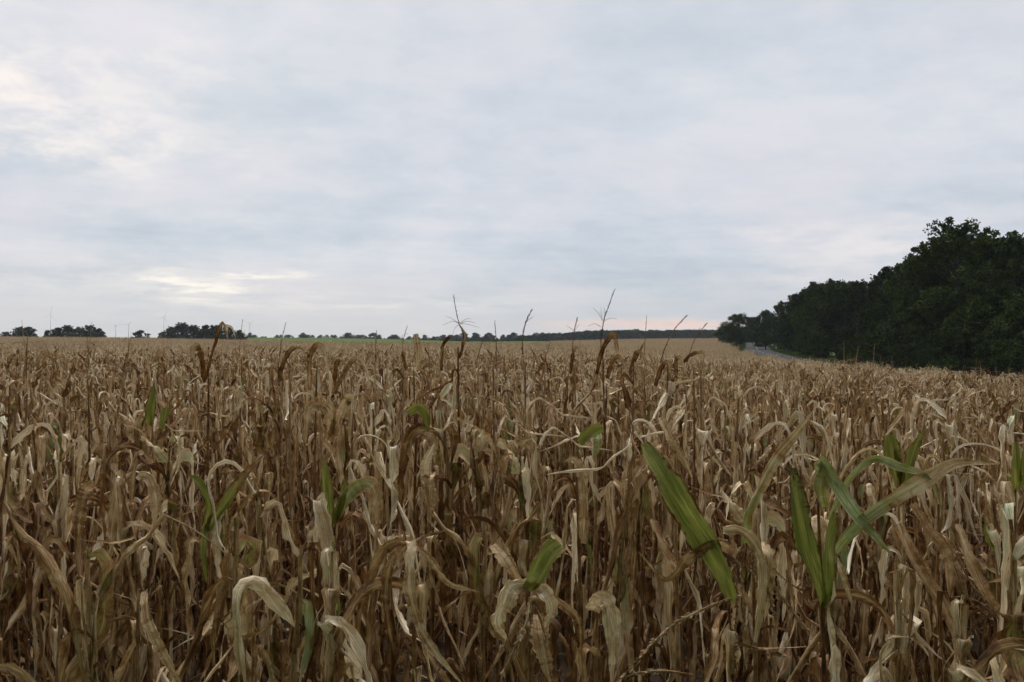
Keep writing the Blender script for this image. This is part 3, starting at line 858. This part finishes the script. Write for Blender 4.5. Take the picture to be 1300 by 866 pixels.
hero(3, 262, 470, 'tall maize plant with a dark leaf folded over above the skyline by the right clump', [
    lf([(262, 480, 0), (270, 448), (280, 415), (284, 411), (289, 432)], 8, .28, theta=.8), lf([(286, 412, 0), (288, 418), (289, 432)], 5, .85),
    lf([(260, 485, 0), (257, 458), (251, 439), (245, 446), (249, 470)], 14, .30, theta=.9), lf([(283, 412, 0), (294, 416), (300, 430)], 3, .8)], (), nl=7)
hero(3, 372, 465, 'maize plant with a dark arched leaf left of the hooped pair', [
    lf([(354, 485, 0), (360, 462), (370, 444), (380, 440), (388, 450)], 12, .28, theta=.9)], (), nl=7)
hero(3, 404, 465, 'maize plant with a high hooped leaf pale outside and dark inside', [
    lf([(393, 495, 0), (394, 455), (403, 438), (412, 450), (419, 488)], 13, .45, theta=1.0)], (), nl=7)
hero(3, 445, 480, 'maize plant with two hooped leaves right of the high hooped leaf', [
    lf([(422, 500, 0), (436, 478), (450, 456), (462, 462), (472, 495)], 12, .45, theta=.9), lf([(425, 490, 0), (428, 460), (436, 458), (440, 475)], 11, .35, theta=.9)], (), nl=7)
hero(4, 730, 460, 'maize plant with a small dark hooked leaf left of the high branched tassel', [
    lf([(724, 475, 0), (727, 452), (731, 441), (736, 444)], 8, .22)], (), nl=7)
hero(4, 806, 455, 'maize plant with a dark leaf folded over below the faint straight spike', [
    lf([(798, 482, 0), (803, 458), (811, 446), (822, 462), (832, 472)], 9, .30), lf([(806, 460, 0), (815, 440), (820, 432)], 5, .25)], (), nl=7)
hero(4, 850, 470, 'maize plant with brown folded leaves below the thick leaning spike', [
    lf([(832, 490, 0), (840, 466), (848, 460), (853, 480)], 12, .28), lf([(858, 480, 0), (858, 458), (864, 455), (870, 470)], 10, .35)], (), nl=7)
hero(3, 893, 470, 'maize plant with a brown leaf arched to the right before the field end', [
    lf([(868, 460, 0), (875, 452), (885, 448), (893, 450), (890, 480)], 8, .30)], (), nl=7)
hero(4, 528, 470, 'maize plant with a stiff pale leaf stub at the skyline', [
    lf([(530, 470, 0), (531, 445), (528, 424)], 9, .75, prof='blunt'), lf([(515, 470, 0), (512, 447), (516, 444)], 9, .3)], (), nl=7)
hero(1, 862, 560, 'maize plant with a pale leaf slanting behind the tip of the very large green leaf', [
    lf([(838, 530, 0), (850, 555), (868, 585), (880, 610)], 13, .72)], (), nl=8)
hero(1, 545, 600, 'maize plant with a yellowish husk like leaf pointing up above the leaf tent', [
    lf([(545, 620, 0), (540, 590, -.05), (552, 563, -.06)], 16, .88), lf([(548, 600, 0), (545, 615), (548, 655)], 16, .7)], (), nl=8)
rows = [FRONT + .75 * k for k in range(7)]
bulk = []
for k, ry in enumerate(rows):
    half = ry * .625 + .30
    x = -half + prng.uniform(0, .1)
    while x < half:
        if not any(rk == k and abs(hx - x) < (.15 if k == 0 else .09) for rk, hx in HERO_X):
            bulk.append((k, x + prng.normal(0, .02), ry + prng.normal(0, .05)))
        x += prng.uniform(.125, .185)
last_y = rows[-1]
keep = 300 - len(HERO_X)
bulk = sorted(bulk, key=lambda b: b[2])
extra_bulk = bulk[keep:]
bulk = bulk[:keep]
for k, x, y in bulk:
    i = int(prng.integers(0, len(variants)))
    v = variants[i]
    if v['kind'] == 'green' and (k < 2 or prng.random() < .5):
        v = variants[(i + 1) % len(variants)]
    if v['tassel'] and prng.random() < .65:
        v = next(variants[(i + q) % len(variants)] for q in range(1, 34) if not variants[(i + q) % len(variants)]['tassel'] and variants[(i + q) % len(variants)]['kind'] != 'green')
    kind = {'green': 'maize plant still half green', 'half': 'maize plant with faded green leaves', 'dry': 'withered brown maize plant'}[v['kind']]
    if v['tassel'] and k > 0:
        kind += ' with a tassel'
    lab = '%s in the %s row of the field' % (kind, ROWN[k])
    place_plant(v, x, y, prng.uniform(0, 6.28), prng.uniform(.93, 1.07), lab, k < 3, 0)

# ------------------------------------------------------------------ fallen leaves between the rows
lrng = np.random.default_rng(13)
lt = Buf()
for _ in range(1500):
    y = 1.2 + 7 * lrng.random() ** 1.3; x = lrng.uniform(-1, 1) * (.75 * y + 1.5)
    z = float(hgt(x, y)) + .012
    n = 7; ss = np.linspace(0, 1, n); L = lrng.uniform(.15, .5); a = lrng.uniform(0, 6.28) + np.cumsum(lrng.normal(0, .15, n))
    P = np.stack([x + np.cumsum(np.cos(a)) * L / n, y + np.cumsum(np.sin(a)) * L / n, z + np.abs(.05 * np.sin(ss * 5 + lrng.uniform(0, 3)) * lrng.random())], 1)
    ribbon(lt, P, np.tile([[lrng.normal(0, .3), lrng.normal(0, .3), 1.0]], (n, 1)), lrng.uniform(.02, .05) * np.interp(ss, [0, .3, 1], [.6, 1, .1]), np.full(n, .7), lrng.uniform(.05, .6), 0, 3, .003, lrng)
lo = link('leaf_litter', lt.mesh('leaf_litter', MAIZE), kind='stuff')
lo['label'] = 'fallen dry maize leaves on the soil between the stalks'; lo['category'] = 'leaf litter'
# ------------------------------------------------------------------ the rest of the field: one mass
src = bpy.data.collections.new('field_sources')
frng = np.random.default_rng(77)
nsrc = 0
for i, v in enumerate(variants):
    b = Buf(); b.merge(v['stalk']); b.merge(v['fb'])
    if v['tassel']: b.merge(v['tassel'])
    for p_, a_, h_, s_ in v['ears']:
        b.merge(h_, 1, a_, p_)
    src.objects.link(bpy.data.objects.new('maize_%02d' % nsrc, b.mesh('maize', MAIZE))); nsrc += 1
NP = nsrc
def small_plant(rng, lod):
    b = Buf()
    H = rng.uniform(1.52, 1.86)
    tube(b, [(0, 0, .5), (rng.normal(0, .03), rng.normal(0, .03), H)], [.010, .005], rng.uniform(.5, .75), 0, 3)
    a0 = rng.uniform(0, 6.28)
    for i in range(8):
        rel = .45 + .55 * i / 8
        g = .6 if rng.random() < .03 else 0
        leaf(b, np.array([0, 0, H * rel]), a0 + math.pi * (i % 2) + rng.normal(0, .6), rel, rng, n=8 if lod == 0 else 6, m=3, green=g, tint=float(np.clip(rng.normal(.76, .15 if lod == 0 else .08), .1, 1)))
    if rng.random() < .10:
        z0 = H; d = unit(np.array([rng.normal(0, .2), rng.normal(0, .2), 1]))
        tube(b, [(0, 0, z0), tuple(d * .25 + [0, 0, z0])], [.004, .0025], .55, 0, 3)
        for _ in range(3):
            q = unit(d + rng.normal(0, .5, 3))
            tube(b, [tuple(d * .12 + [0, 0, z0]), tuple(d * .12 + q * .14 + [0, 0, z0])], .002, .55, 0, 3)
    return b
PS = 3.0
for lod in range(6):
    b = Buf()
    for r in range(4):
        x = -PS / 2 + frng.uniform(0, .15)
        while x < PS / 2:
            b.merge(small_plant(frng, 0 if lod < 3 else 1), frng.uniform(.9, 1.08), frng.uniform(0, 6.28), (x, (r - 1.5) * .75 + frng.normal(0, .06), 0))
            x += frng.uniform(.15, .21)
    src.objects.link(bpy.data.objects.new('maize_%02d' % nsrc, b.mesh('maize', MAIZE))); nsrc += 1
pts, idx, rot, scl = [], [], [], []
def addp(x, y, z, i, rz, s, tilt=(0, 0)):
    pts.append((x, y, z)); idx.append(i); rot.append((tilt[0], tilt[1], rz)); scl.append(s)
for k, x, y in extra_bulk:
    addp(x, y, float(hgt(x, y)), int(frng.integers(0, NP)), frng.uniform(0, 6.28), frng.uniform(.93, 1.07))
NEAR_Y = FRONT + .75 * 7
dry_idx = [i for i, v in enumerate(variants) if v['kind'] == 'dry' and not v['tassel']]
# full plants beyond the individual rows, and beside them
y = FRONT; 
k = 0
while y < 30:
    half = y * .66 + 3.0
    inner = (y * .625 + .34) if k < 7 else 0.0
    xs = np.arange(-half, half, .155)
    xs = xs + frng.uniform(-.03, .03, len(xs))
    for x in xs:
        if k < 7 and abs(x) < inner:
            continue
        if in_field(x, y):
            i = int(frng.integers(0, NP)) if frng.random() < .3 else int(frng.choice(dry_idx))
            yy = y + frng.normal(0, .06)
            addp(x, yy, float(hgt(x, yy)), i, frng.uniform(0, 6.28), frng.uniform(.90, 1.07))
    y += .75; k += 1
y0 = y + .4
yy = y0 + PS / 2
while yy < 340:
    half = yy * .68 + 8
    for x in np.arange(-half, half, PS):
        if bool(in_field(x, yy)) and bool(in_field(x + 1.4, yy)):
            z = float(hgt(x, yy)); dzx = float(hgt(x + 1, yy)) - float(hgt(x - 1, yy)); dzy = float(hgt(x, yy + 1)) - float(hgt(x, yy - 1))
            q = int(frng.integers(0, 2))
            ti = (math.atan(dzy / 2) * (1 if q == 0 else -1), -math.atan(dzx / 2) * (1 if q == 0 else -1))
            addp(x, yy, z, NP + (int(frng.integers(0, 3)) if yy < 90 else 3 + int(frng.integers(0, 3))), math.pi * q, 1.0, (math.atan(dzy / 2) if q == 0 else -math.atan(dzy / 2), ti[1]))
    yy += PS
fm = bpy.data.meshes.new('maize_field')
fm.from_pydata(pts, [], [])
a = fm.attributes.new('idx', 'INT', 'POINT'); a.data.foreach_set('value', np.array(idx, np.int32))
a = fm.attributes.new('rot', 'FLOAT_VECTOR', 'POINT'); a.data.foreach_set('vector', np.array(rot, np.float32).ravel())
a = fm.attributes.new('scl', 'FLOAT', 'POINT'); a.data.foreach_set('value', np.array(scl, np.float32))
def instancer(name, mesh, coll, label=None, cat=None):
    o = link(name, mesh, kind='stuff')
    if label: o['label'] = label; o['category'] = cat
    g = bpy.data.node_groups.new(name, 'GeometryNodeTree')
    g.interface.new_socket('Geometry', in_out='INPUT', socket_type='NodeSocketGeometry')
    g.interface.new_socket('Geometry', in_out='OUTPUT', socket_type='NodeSocketGeometry')
    G = NT(g)
    gi = G.n('NodeGroupInput'); go = G.n('NodeGroupOutput')
    ci = G.n('GeometryNodeCollectionInfo', {'Collection': coll, 'Separate Children': True, 'Reset Children': True})
    ip = G.n('GeometryNodeInstanceOnPoints')
    na = lambda t, nm: G.n('GeometryNodeInputNamedAttribute', {'Name': nm}, data_type=t).outputs[0]
    ip.inputs['Pick Instance'].default_value = True
    L = g.links.new
    L(gi.outputs[0], ip.inputs['Points']); L(ci.outputs[0], ip.inputs['Instance'])
    L(na('INT', 'idx'), ip.inputs['Instance Index']); L(na('FLOAT_VECTOR', 'rot'), ip.inputs['Rotation'])
    L(na('FLOAT', 'scl'), ip.inputs['Scale']); L(ip.outputs[0], go.inputs[0])
    md = o.modifiers.new(name, 'NODES'); md.node_group = g
    return o
instancer('maize_field', fm, src, 'mass of withered maize stretching from the eighth row to the horizon', 'maize field')
print('plants', len(bulk) + len(HERO_X), 'instances', len(pts))

# ------------------------------------------------------------------ trees
def make_tree(rng, H, Wd, trunk_h, nleaf, lsz, lobes=16, base_r=None, cone=False):
    """trunk with limbs, and a crown of leaf clumps; returns two meshes"""
    tb = Buf(); cb = Buf()
    base_r = base_r or H * .018
    n = 9; z = np.linspace(0, 1, n)
    P = np.stack([.02 * H * np.cumsum(rng.normal(0, .4, n)) * z, .02 * H * np.cumsum(rng.normal(0, .4, n)) * z, z * H * .86], 1)
    tube(tb, P, base_r * (1 - .85 * z) + .01, .5, 0, 8)
    cents = []
    for i in range(lobes):
        zf = rng.uniform(trunk_h / H + .02, .95)
        # crown outline: widest a little below the middle
        q = (zf - trunk_h / H) / (1 - trunk_h / H)
        wr = Wd / 2 * (math.sin(math.pi * min(1, q * .78 + .22)) ** .6 if not cone else (1.05 - q) )
        a = rng.uniform(0, 6.28); rr = wr * rng.uniform(.35, .95)
        c = np.array([math.cos(a) * rr, math.sin(a) * rr, zf * H])
        s = rng.uniform(.15, .26) * Wd * (1.1 - .45 * q)
        cents.append((c, s))
        zb = max(trunk_h * .7, c[2] - rr * rng.uniform(.6, 1.1))
        b0 = np.array([np.interp(zb, P[:, 2], P[:, k]) for k in range(3)])
        mid = (b0 + c) / 2 + rng.normal(0, .04 * H, 3) * [1, 1, .3]
        tube(tb, [b0, mid, c], [base_r * .32, base_r * .2, .02], .5, 0, 5)
    cents.append((np.array([P[-1][0], P[-1][1], H * .90]), Wd * .16))
    tw = sum(s ** 2 for _, s in cents)
    Vs, Qs, Ts = [], [], []
    for c, s in cents:
        k = int(nleaf * s * s / tw)
        # small clumps on the lobe, leaves round each clump
        nc = max(10, k // 30)
        d = unit(rng.normal(0, 1, (nc, 3)))
        rad = s * rng.uniform(.35, 1.0, nc) ** .5
        cc = c + d * rad[:, None] * [1, 1, .78]
        cs = rng.uniform(.08, .17, nc) * s * 1.2
        w = rng.integers(0, nc, k)
        p = cc[w] + np.clip(rng.normal(0, 1, (k, 3)), -1.7, 1.7) * cs[w][:, None]
        ct = rng.uniform(0, 1, nc)[w] * .7 + rng.uniform(0, .3, k)
        p[:, 2] = np.maximum(p[:, 2], trunk_h * .75)
        u = unit(rng.normal(0, 1, (k, 3))); vv = unit(np.cross(u, rng.normal(0, 1, (k, 3))))
        sz = lsz * rng.uniform(.6, 1.4, k)[:, None]
        quad = np.stack([p - u * sz, p - vv * sz * .6, p + u * sz, p + vv * sz * .6], 1)
        Vs.append(quad.reshape(-1, 3)); Ts.append(np.repeat(ct, 4))
    V = np.concatenate(Vs); nq = len(V) // 4
    cb.add(V, np.arange(nq * 4).reshape(-1, 4), np.zeros((len(V), 2)), np.concatenate(Ts))
    return tb.mesh('trunk', BARK), cb.mesh('crown', LEAFY, False)

trng = np.random.default_rng(3)
big = [make_tree(trng, 15, 9.5, 2.0, 32000, .17, 34) for _ in range(3)]
mid = [make_tree(trng, 12, 8.0, 1.5, 26000, .15, 30) for _ in range(3)]
slim = [make_tree(trng, 14, 5.0, 3.0, 16000, .14, 18) for _ in range(2)]
bush = [make_tree(trng, 4.5, 5.0, .3, 9000, .11, 14, .05) for _ in range(2)]
roundt = [make_tree(trng, 10.5, 8.6, 1.9, 26000, .13, 46)]
far = [make_tree(trng, 10, 9.5, .05, 12000, .30, 40) for _ in range(3)]
def put_tree(name, kindset, x, y, sc, label, group, sz=1.0, parts=True, cat='tree', mat=None, sink=.1):
    tr, cr = kindset[int(trng.integers(0, len(kindset)))]
    z = float(hgt(x, y)) - sink
    r = empty(name, (x, y, z), trng.uniform(0, 6.28), label, cat, group)
    r.scale = (sc * sz, sc * sz, sc)
    link('trunk', tr, r); c = link('crown', cr, r)
    return r
FG = 'trees of the wood on the far side of the road'
edge = [ # px, depth, kind, height scale, label
 (935, 190, roundt, 1.02, 'round dark tree standing left of the road bend at the end of the wood'),
 (917, 212, bush, .95, 'small dark tree on the outer edge beside the round tree by the road bend'),
 (972, 172, mid, .95, 'first tree on the right of the road bend with a pale gap under its crown'),
 (955, 235, mid, .75, 'distant tree closing the view at the end of the road'),
 (996, 150, mid, .83, 'tree with a pointed top just right of the road bend'),
 (1018, 132, mid, .93, 'dark tree leaning over the visible stretch of road'),
 (1040, 120, mid, 1.0, 'dense dark tree where the road drops out of sight'),
 (1062, 112, mid, 1.05, 'tree with a paler rounded top in the middle of the wood edge'),
 (1088, 106, slim, .90, 'slim tree left of the bright gap between the trunks'),
 (1118, 98, slim, .88, 'slim tree right of the bright gap between the trunks'),
 (1140, 90, mid, 1.08, 'tree with a ragged knob of foliage on top below the tallest crown'),
 (1168, 84, mid, 1.12, 'tree leaning against the left flank of the tallest crown'),
 (1213, 80, big, 1.03, 'tallest tree of the wood with a broad lumpy crown'),
 (1255, 76, big, .93, 'dark tree directly right of the tallest crown'),
 (1290, 74, big, .97, 'tall tree with a pointed spray on top at the right end of the wood'),
 (1330, 70, big, .96, 'dark tree cut by the right border of the photo'),
 (1385, 66, big, .95, 'outermost dark tree beyond the right border of the photo'),
]
CONT = np.array([(905, 412), (917, 404), (935, 398), (955, 401), (972, 392), (990, 387), (1000, 375), (1020, 365), (1050, 352), (1075, 349), (1100, 352), (1120, 340), (1145, 335), (1165, 322),
                 (1182, 292), (1205, 275), (1230, 276), (1245, 293), (1262, 292), (1278, 286), (1300, 298), (1340, 300), (1400, 312), (1500, 330)], float)
NOM = {id(big): 15.0, id(mid): 12.0, id(slim): 14.0, id(roundt): 10.5, id(bush): 4.5}
def fit(px, d, ks, lower=0.0):
    z = float(hgt((px - CX) / FPX * d, d)) - .1
    return ((CY - np.interp(px, CONT[:, 0], CONT[:, 1]) - lower) / FPX * d + CAMZ - z) / NOM[id(ks)] * .97
for px, d, ks, sc, lab in edge:
    put_tree('forest_tree', ks, (px - CX) / FPX * d, d, fit(px, d, ks) if ks is not bush else sc, lab, FG, 1.22 if ks is roundt else 1.0)
# the wood behind the edge
for i in range(46):
    t = i / 45
    d = 70 + 110 * trng.random()
    px = np.interp(d, [66, 76, 100, 140, 180], [1440, 1330, 1150, 1050, 1005]) + trng.uniform(12, 70) * (100 / d) * 1.5
    x = (px - CX) / FPX * d
    if 1094 < px < 1116 and d < 140: continue
    ks = big if trng.random() < .4 else mid
    put_tree('forest_tree', ks, x, d + 6, fit(CX + x / (d + 6) * FPX, d + 6, ks, trng.uniform(5, 26)), 'dark tree deep in the wood behind the trees of its edge', FG)
for i, (px, d) in enumerate([(1090, 96), (1112, 93), (1140, 87), (1168, 80), (1194, 76), (1218, 73), (1248, 71), (1280, 68), (1315, 65), (1000, 146), (1030, 122), (1056, 108), (1078, 100), (1128, 88), (1150, 84), (1182, 78), (1205, 74), (1232, 72), (1262, 70), (1296, 67), (1330, 64)]):
    put_tree('undergrowth_bush', bush, (px - CX) / FPX * d, d, trng.uniform(.6, 1.0), 'dark bush in the undergrowth along the foot of the wood', 'bushes along the foot of the wood', cat='bush')
# far left clumps
LG = 'trees on the skyline beyond the left part of the field'
for px, d, hpx, sz, lab in [
 (6, 330, 9, 1.2, 'small tree cut by the left border of the photo on the skyline'),
 (24, 300, 15, 1.1, 'left one of two trees forming the first round clump on the skyline'),
 (38, 300, 15, 1.0, 'right one of two trees forming the first round clump on the skyline'),
 (61, 310, 11, .8, 'low tree at the left end of the long dark clump'),
 (72, 300, 14, 1.0, 'second tree of the long dark clump on the skyline'),
 (85, 300, 17, 1.1, 'highest tree of the long dark clump on the skyline'),
 (100, 300, 15, 1.0, 'flat topped tree in the middle of the long dark clump'),
 (114, 300, 17, 1.0, 'rounded tree right of the middle of the long dark clump'),
 (125, 300, 13, .9, 'sloping tree closing the long dark clump on its right'),
 (179, 310, 11, 1.3, 'lone squat round tree between the two big clumps'),
 (206, 300, 9, 1.0, 'low shrubby tree at the left foot of the right clump'),
 (219, 295, 15, 1.1, 'left shoulder tree of the right clump'),
 (232, 290, 20, 1.1, 'highest rounded tree of the right clump'),
 (246, 290, 17, 1.0, 'tree just right of the highest one in the right clump'),
 (260, 290, 17, 1.0, 'flat topped middle tree of the right clump behind the tall dry leaf'),
 (274, 290, 17, 1.0, 'tree right of the tall dry leaf in the right clump'),
 (289, 295, 15, 1.0, 'sloping tree near the right end of the right clump'),
 (303, 300, 11, 1.0, 'last low tree at the right end of the right clump')]:
    H = hpx / FPX * d + CAMZ - float(hgt((px - CX) / FPX * d, d)) + .8
    put_tree('skyline_tree', far, (px - CX) / FPX * d, d, H / 10, lab, LG, sz * 1.3)
HG = 'small trees of the distant hedgerow'
px = 132.0
hr = np.random.default_rng(41)
while px < 690:
    if 190 < px < 312: px = 312
    d = hr.uniform(560, 640)
    hp = hr.choice([4, 6, 8, 10.5], p=[.3, .3, .25, .15]) * (1.0 if px > 312 else .6)
    H = max(1.5, (hp + 1.5) / FPX * d + CAMZ - float(hgt((px - CX) / FPX * d, d)))
    side = 'left of the big dark clump' if px < 190 else ('between the right clump and the tall star shaped tassel' if px < 580 else 'right of the tall star shaped tassel')
    put_tree('hedgerow_tree', far, (px - CX) / FPX * d, d, H / 10, 'tiny tree in the distant hedgerow %s' % side, HG, hr.uniform(1.0, 2.0), sink=1.0)
    px += hr.uniform(2.5, 8) if px > 312 else hr.uniform(4, 11)
# far wood on the low hill, one mass
fw = bpy.data.meshes.new('distant_wood')
sc2 = bpy.data.collections.new('wood_sources')
for i in range(3):
    cb = far[i][1]
    sc2.objects.link(bpy.data.objects.new('wood_%02d' % i, cb))
pts, idx, rot, scl = [], [], [], []
for i in range(520):
    px = 655 + 300 * hr.random() ** .9
    d = 520 + 120 * hr.random()
    top = np.interp(px, [655, 690, 760, 930], [433 - 4, 433 - 8, 433 - 13, 433 - 14]) + hr.normal(0, .8)
    H = (433 - top) / FPX * d + 1.5
    x = (px - CX) / FPX * d
    s = hr.uniform(.9, 1.15)
    pts.append((x, d, CAMZ + (433 - top) / FPX * d * hr.uniform(.75, 1.0) - 10 * s)); idx.append(int(hr.integers(0, 3))); rot.append((0, 0, hr.uniform(0, 6.28))); scl.append(s)
fw.from_pydata(pts, [], [])
a = fw.attributes.new('idx', 'INT', 'POINT'); a.data.foreach_set('value', np.array(idx, np.int32))
a = fw.attributes.new('rot', 'FLOAT_VECTOR', 'POINT'); a.data.foreach_set('vector', np.array(rot, np.float32).ravel())
a = fw.attributes.new('scl', 'FLOAT', 'POINT'); a.data.foreach_set('value', np.array(scl, np.float32))
instancer('distant_wood', fw, sc2, 'long dark wood on the low rise beyond the far end of the field', 'wood')

# ------------------------------------------------------------------ wind turbines far away
def solid(name, verts, faces, mat, parent=None):
    me = bpy.data.meshes.new(name); me.from_pydata(verts, [], faces); me.materials.append(mat)
    for p in me.polygons: p.use_smooth = True
    return link(name, me, parent)
def cone_mesh(r0, r1, z0, z1, k=16):
    v = [(r0 * math.cos(2 * math.pi * i / k), r0 * math.sin(2 * math.pi * i / k), z0) for i in range(k)] + \
        [(r1 * math.cos(2 * math.pi * i / k), r1 * math.sin(2 * math.pi * i / k), z1) for i in range(k)]
    f = [(i, (i + 1) % k, k + (i + 1) % k, k + i) for i in range(k)] + [tuple(range(k))[::-1], tuple(range(k, 2 * k))]
    return v, f
for px, hpx, ph, lab in [(64, 32, 10, 'pale wind turbine above the gap between the first two clumps'),
                         (147, 19, 70, 'left one of two small wind turbines near the lone round tree'),
                         (163, 20, 40, 'right one of two small wind turbines near the lone round tree'),
                         (208, 29, 25, 'pale wind turbine just left of the highest tree of the right clump'),
                         (317, 22, 55, 'small wind turbine right of the last tree clump')]:
    d = 1500.0; Hh = hpx / FPX * d + CAMZ
    x = (px - CX) / FPX * d
    zb = float(hgt(x, d))
    t = empty('wind_turbine', (x, d, zb), R(18), lab, 'wind turbine', 'wind turbines on the horizon')
    Hh -= zb
    solid('tower', *cone_mesh(.6, .32, -1, Hh), STEEL, t)
    v, f_ = cone_mesh(.7, .5, -1.8, 1.6, 10); v = [(a, c, b + Hh + .5) for a, b, c in v]
    solid('nacelle', v, f_, STEEL, t)
    hub = solid('hub', *cone_mesh(.6, .2, 0, .9, 10), STEEL, t); hub.location = (0, -1.8, Hh + .5); hub.rotation_euler = (R(90), 0, 0)
    for k in range(3):
        n = 9; vv = []; ff = []
        BL = Hh * .42
        for i in range(n):
            s = i / (n - 1); c = (.25 + .35 * min(1, s * 5)) * (1 - .85 * s) + .06; tk = .13 * (1 - .8 * s)
            vv += [(-c * .35, -tk, s * BL), (c * .65, 0, s * BL), (-c * .35, tk, s * BL)]
        for i in range(n - 1):
            for j in range(3):
                ff.append((i * 3 + j, i * 3 + (j + 1) % 3, (i + 1) * 3 + (j + 1) % 3, (i + 1) * 3 + j))
        ff += [(0, 2, 1), (n * 3 - 3, n * 3 - 2, n * 3 - 1)]
        b = solid('blade', vv, ff, STEEL, t); b.location = (0, -2.1, Hh + .5); b.rotation_euler = (0, R(ph + 120 * k), 0)

# ------------------------------------------------------------------ roadside posts
def box(v0, v1):
    (a, b, c), (d, e, f) = v0, v1
    return [(a, b, c), (d, b, c), (d, e, c), (a, e, c), (a, b, f), (d, b, f), (d, e, f), (a, e, f)], \
           [(0, 3, 2, 1), (4, 5, 6, 7), (0, 1, 5, 4), (1, 2, 6, 5), (2, 3, 7, 6), (3, 0, 4, 7)]
seg = np.concatenate([[0], np.cumsum(np.hypot(*np.diff(ROAD, axis=0).T))])
for L, off, lab in [(232, 3.7, 'white roadside post on the wood side of the road before the bend'),
                    (262, 3.7, 'white roadside post nearer the bend on the wood side'),
                    (292, 3.7, 'most distant white roadside post at the end of the road')]:
    x = np.interp(L, seg, ROAD[:, 0]); y = np.interp(L, seg, ROAD[:, 1])
    x2 = np.interp(L + 1, seg, ROAD[:, 0]); y2 = np.interp(L + 1, seg, ROAD[:, 1])
    nx, ny = (y2 - y), -(x2 - x)
    X0, Y0 = x + nx * off, y + ny * off
    p = empty('roadside_post', (X0, Y0, float(hgt(X0, Y0))), 0, lab, 'roadside post', 'white posts along the road')
    v, f_ = box((-.06, -.05, -.1), (.06, .05, .72)); solid('post', v, f_, POSTW, p)
    v, f_ = box((-.063, -.053, .72), (.063, .053, .92)); solid('band', v, f_, BLACKP, p)
    v, f_ = box((-.06, -.05, .92), (.06, .05, 1.0)); solid('cap', v, f_, POSTW, p)

# ------------------------------------------------------------------ grass on the verge of the road
gs = bpy.data.collections.new('grass_sources')
grng = np.random.default_rng(9)
for i in range(3):
    b = Buf()
    for _ in range(140):
        x, y = grng.uniform(-.6, .6, 2); h = grng.uniform(.10, .34); a = grng.uniform(0, 6.28); w = .006
        dx, dy = grng.normal(0, .08, 2)
        b.add([(x - w * math.cos(a), y - w * math.sin(a), 0), (x + w * math.cos(a), y + w * math.sin(a), 0), (x + dx + .002, y + dy, h), (x + dx - .002, y + dy, h)],
              [[0, 1, 2, 3]], [(0, 0)] * 4, grng.uniform(0, 1))
    gs.objects.link(bpy.data.objects.new('tuft_%02d' % i, b.mesh('tuft', foliage_mat('verge_grass', (.05, .08, .016), (.15, .20, .05), .3) if i == 0 else bpy.data.materials['verge_grass'])))
pts, idx, rot, scl = [], [], [], []
while len(pts) < 5200:
    L = grng.uniform(60, 330); off = grng.choice([-1, 1]) * grng.uniform(3.2, 7.5)
    x = np.interp(L, seg, ROAD[:, 0]); y = np.interp(L, seg, ROAD[:, 1])
    x2 = np.interp(L + 1, seg, ROAD[:, 0]); y2 = np.interp(L + 1, seg, ROAD[:, 1])
    X0, Y0 = x + (y2 - y) * off, y - (x2 - x) * off
    if road_dist(X0, Y0)[0] < 3.1: continue
    pts.append((X0, Y0, float(hgt(X0, Y0)))); idx.append(int(grng.integers(0, 3))); rot.append((0, 0, grng.uniform(0, 6.28))); scl.append(grng.uniform(.8, 1.6))
gm = bpy.data.meshes.new('verge_grass'); gm.from_pydata(pts, [], [])
a = gm.attributes.new('idx', 'INT', 'POINT'); a.data.foreach_set('value', np.array(idx, np.int32))
a = gm.attributes.new('rot', 'FLOAT_VECTOR', 'POINT'); a.data.foreach_set('vector', np.array(rot, np.float32).ravel())
a = gm.attributes.new('scl', 'FLOAT', 'POINT'); a.data.foreach_set('value', np.array(scl, np.float32))
instancer('verge_grass', gm, gs, 'green grass on the verges of the road under the trees', 'grass')

# ------------------------------------------------------------------ the air
hz = bpy.data.meshes.new('haze')
v, f_ = box((-1700, -350, -4.5), (1700, 1700, 75.0))
hz.from_pydata(v, [], f_)
m, T = new_mat('haze_air')
T.n('ShaderNodeOutputMaterial', {'Volume': T.n('ShaderNodeVolumePrincipled', {'Color': (.86, .92, 1.0, 1), 'Density': HAZE}).outputs[0]})
hz.materials.append(m)
link('haze', hz, kind='stuff')
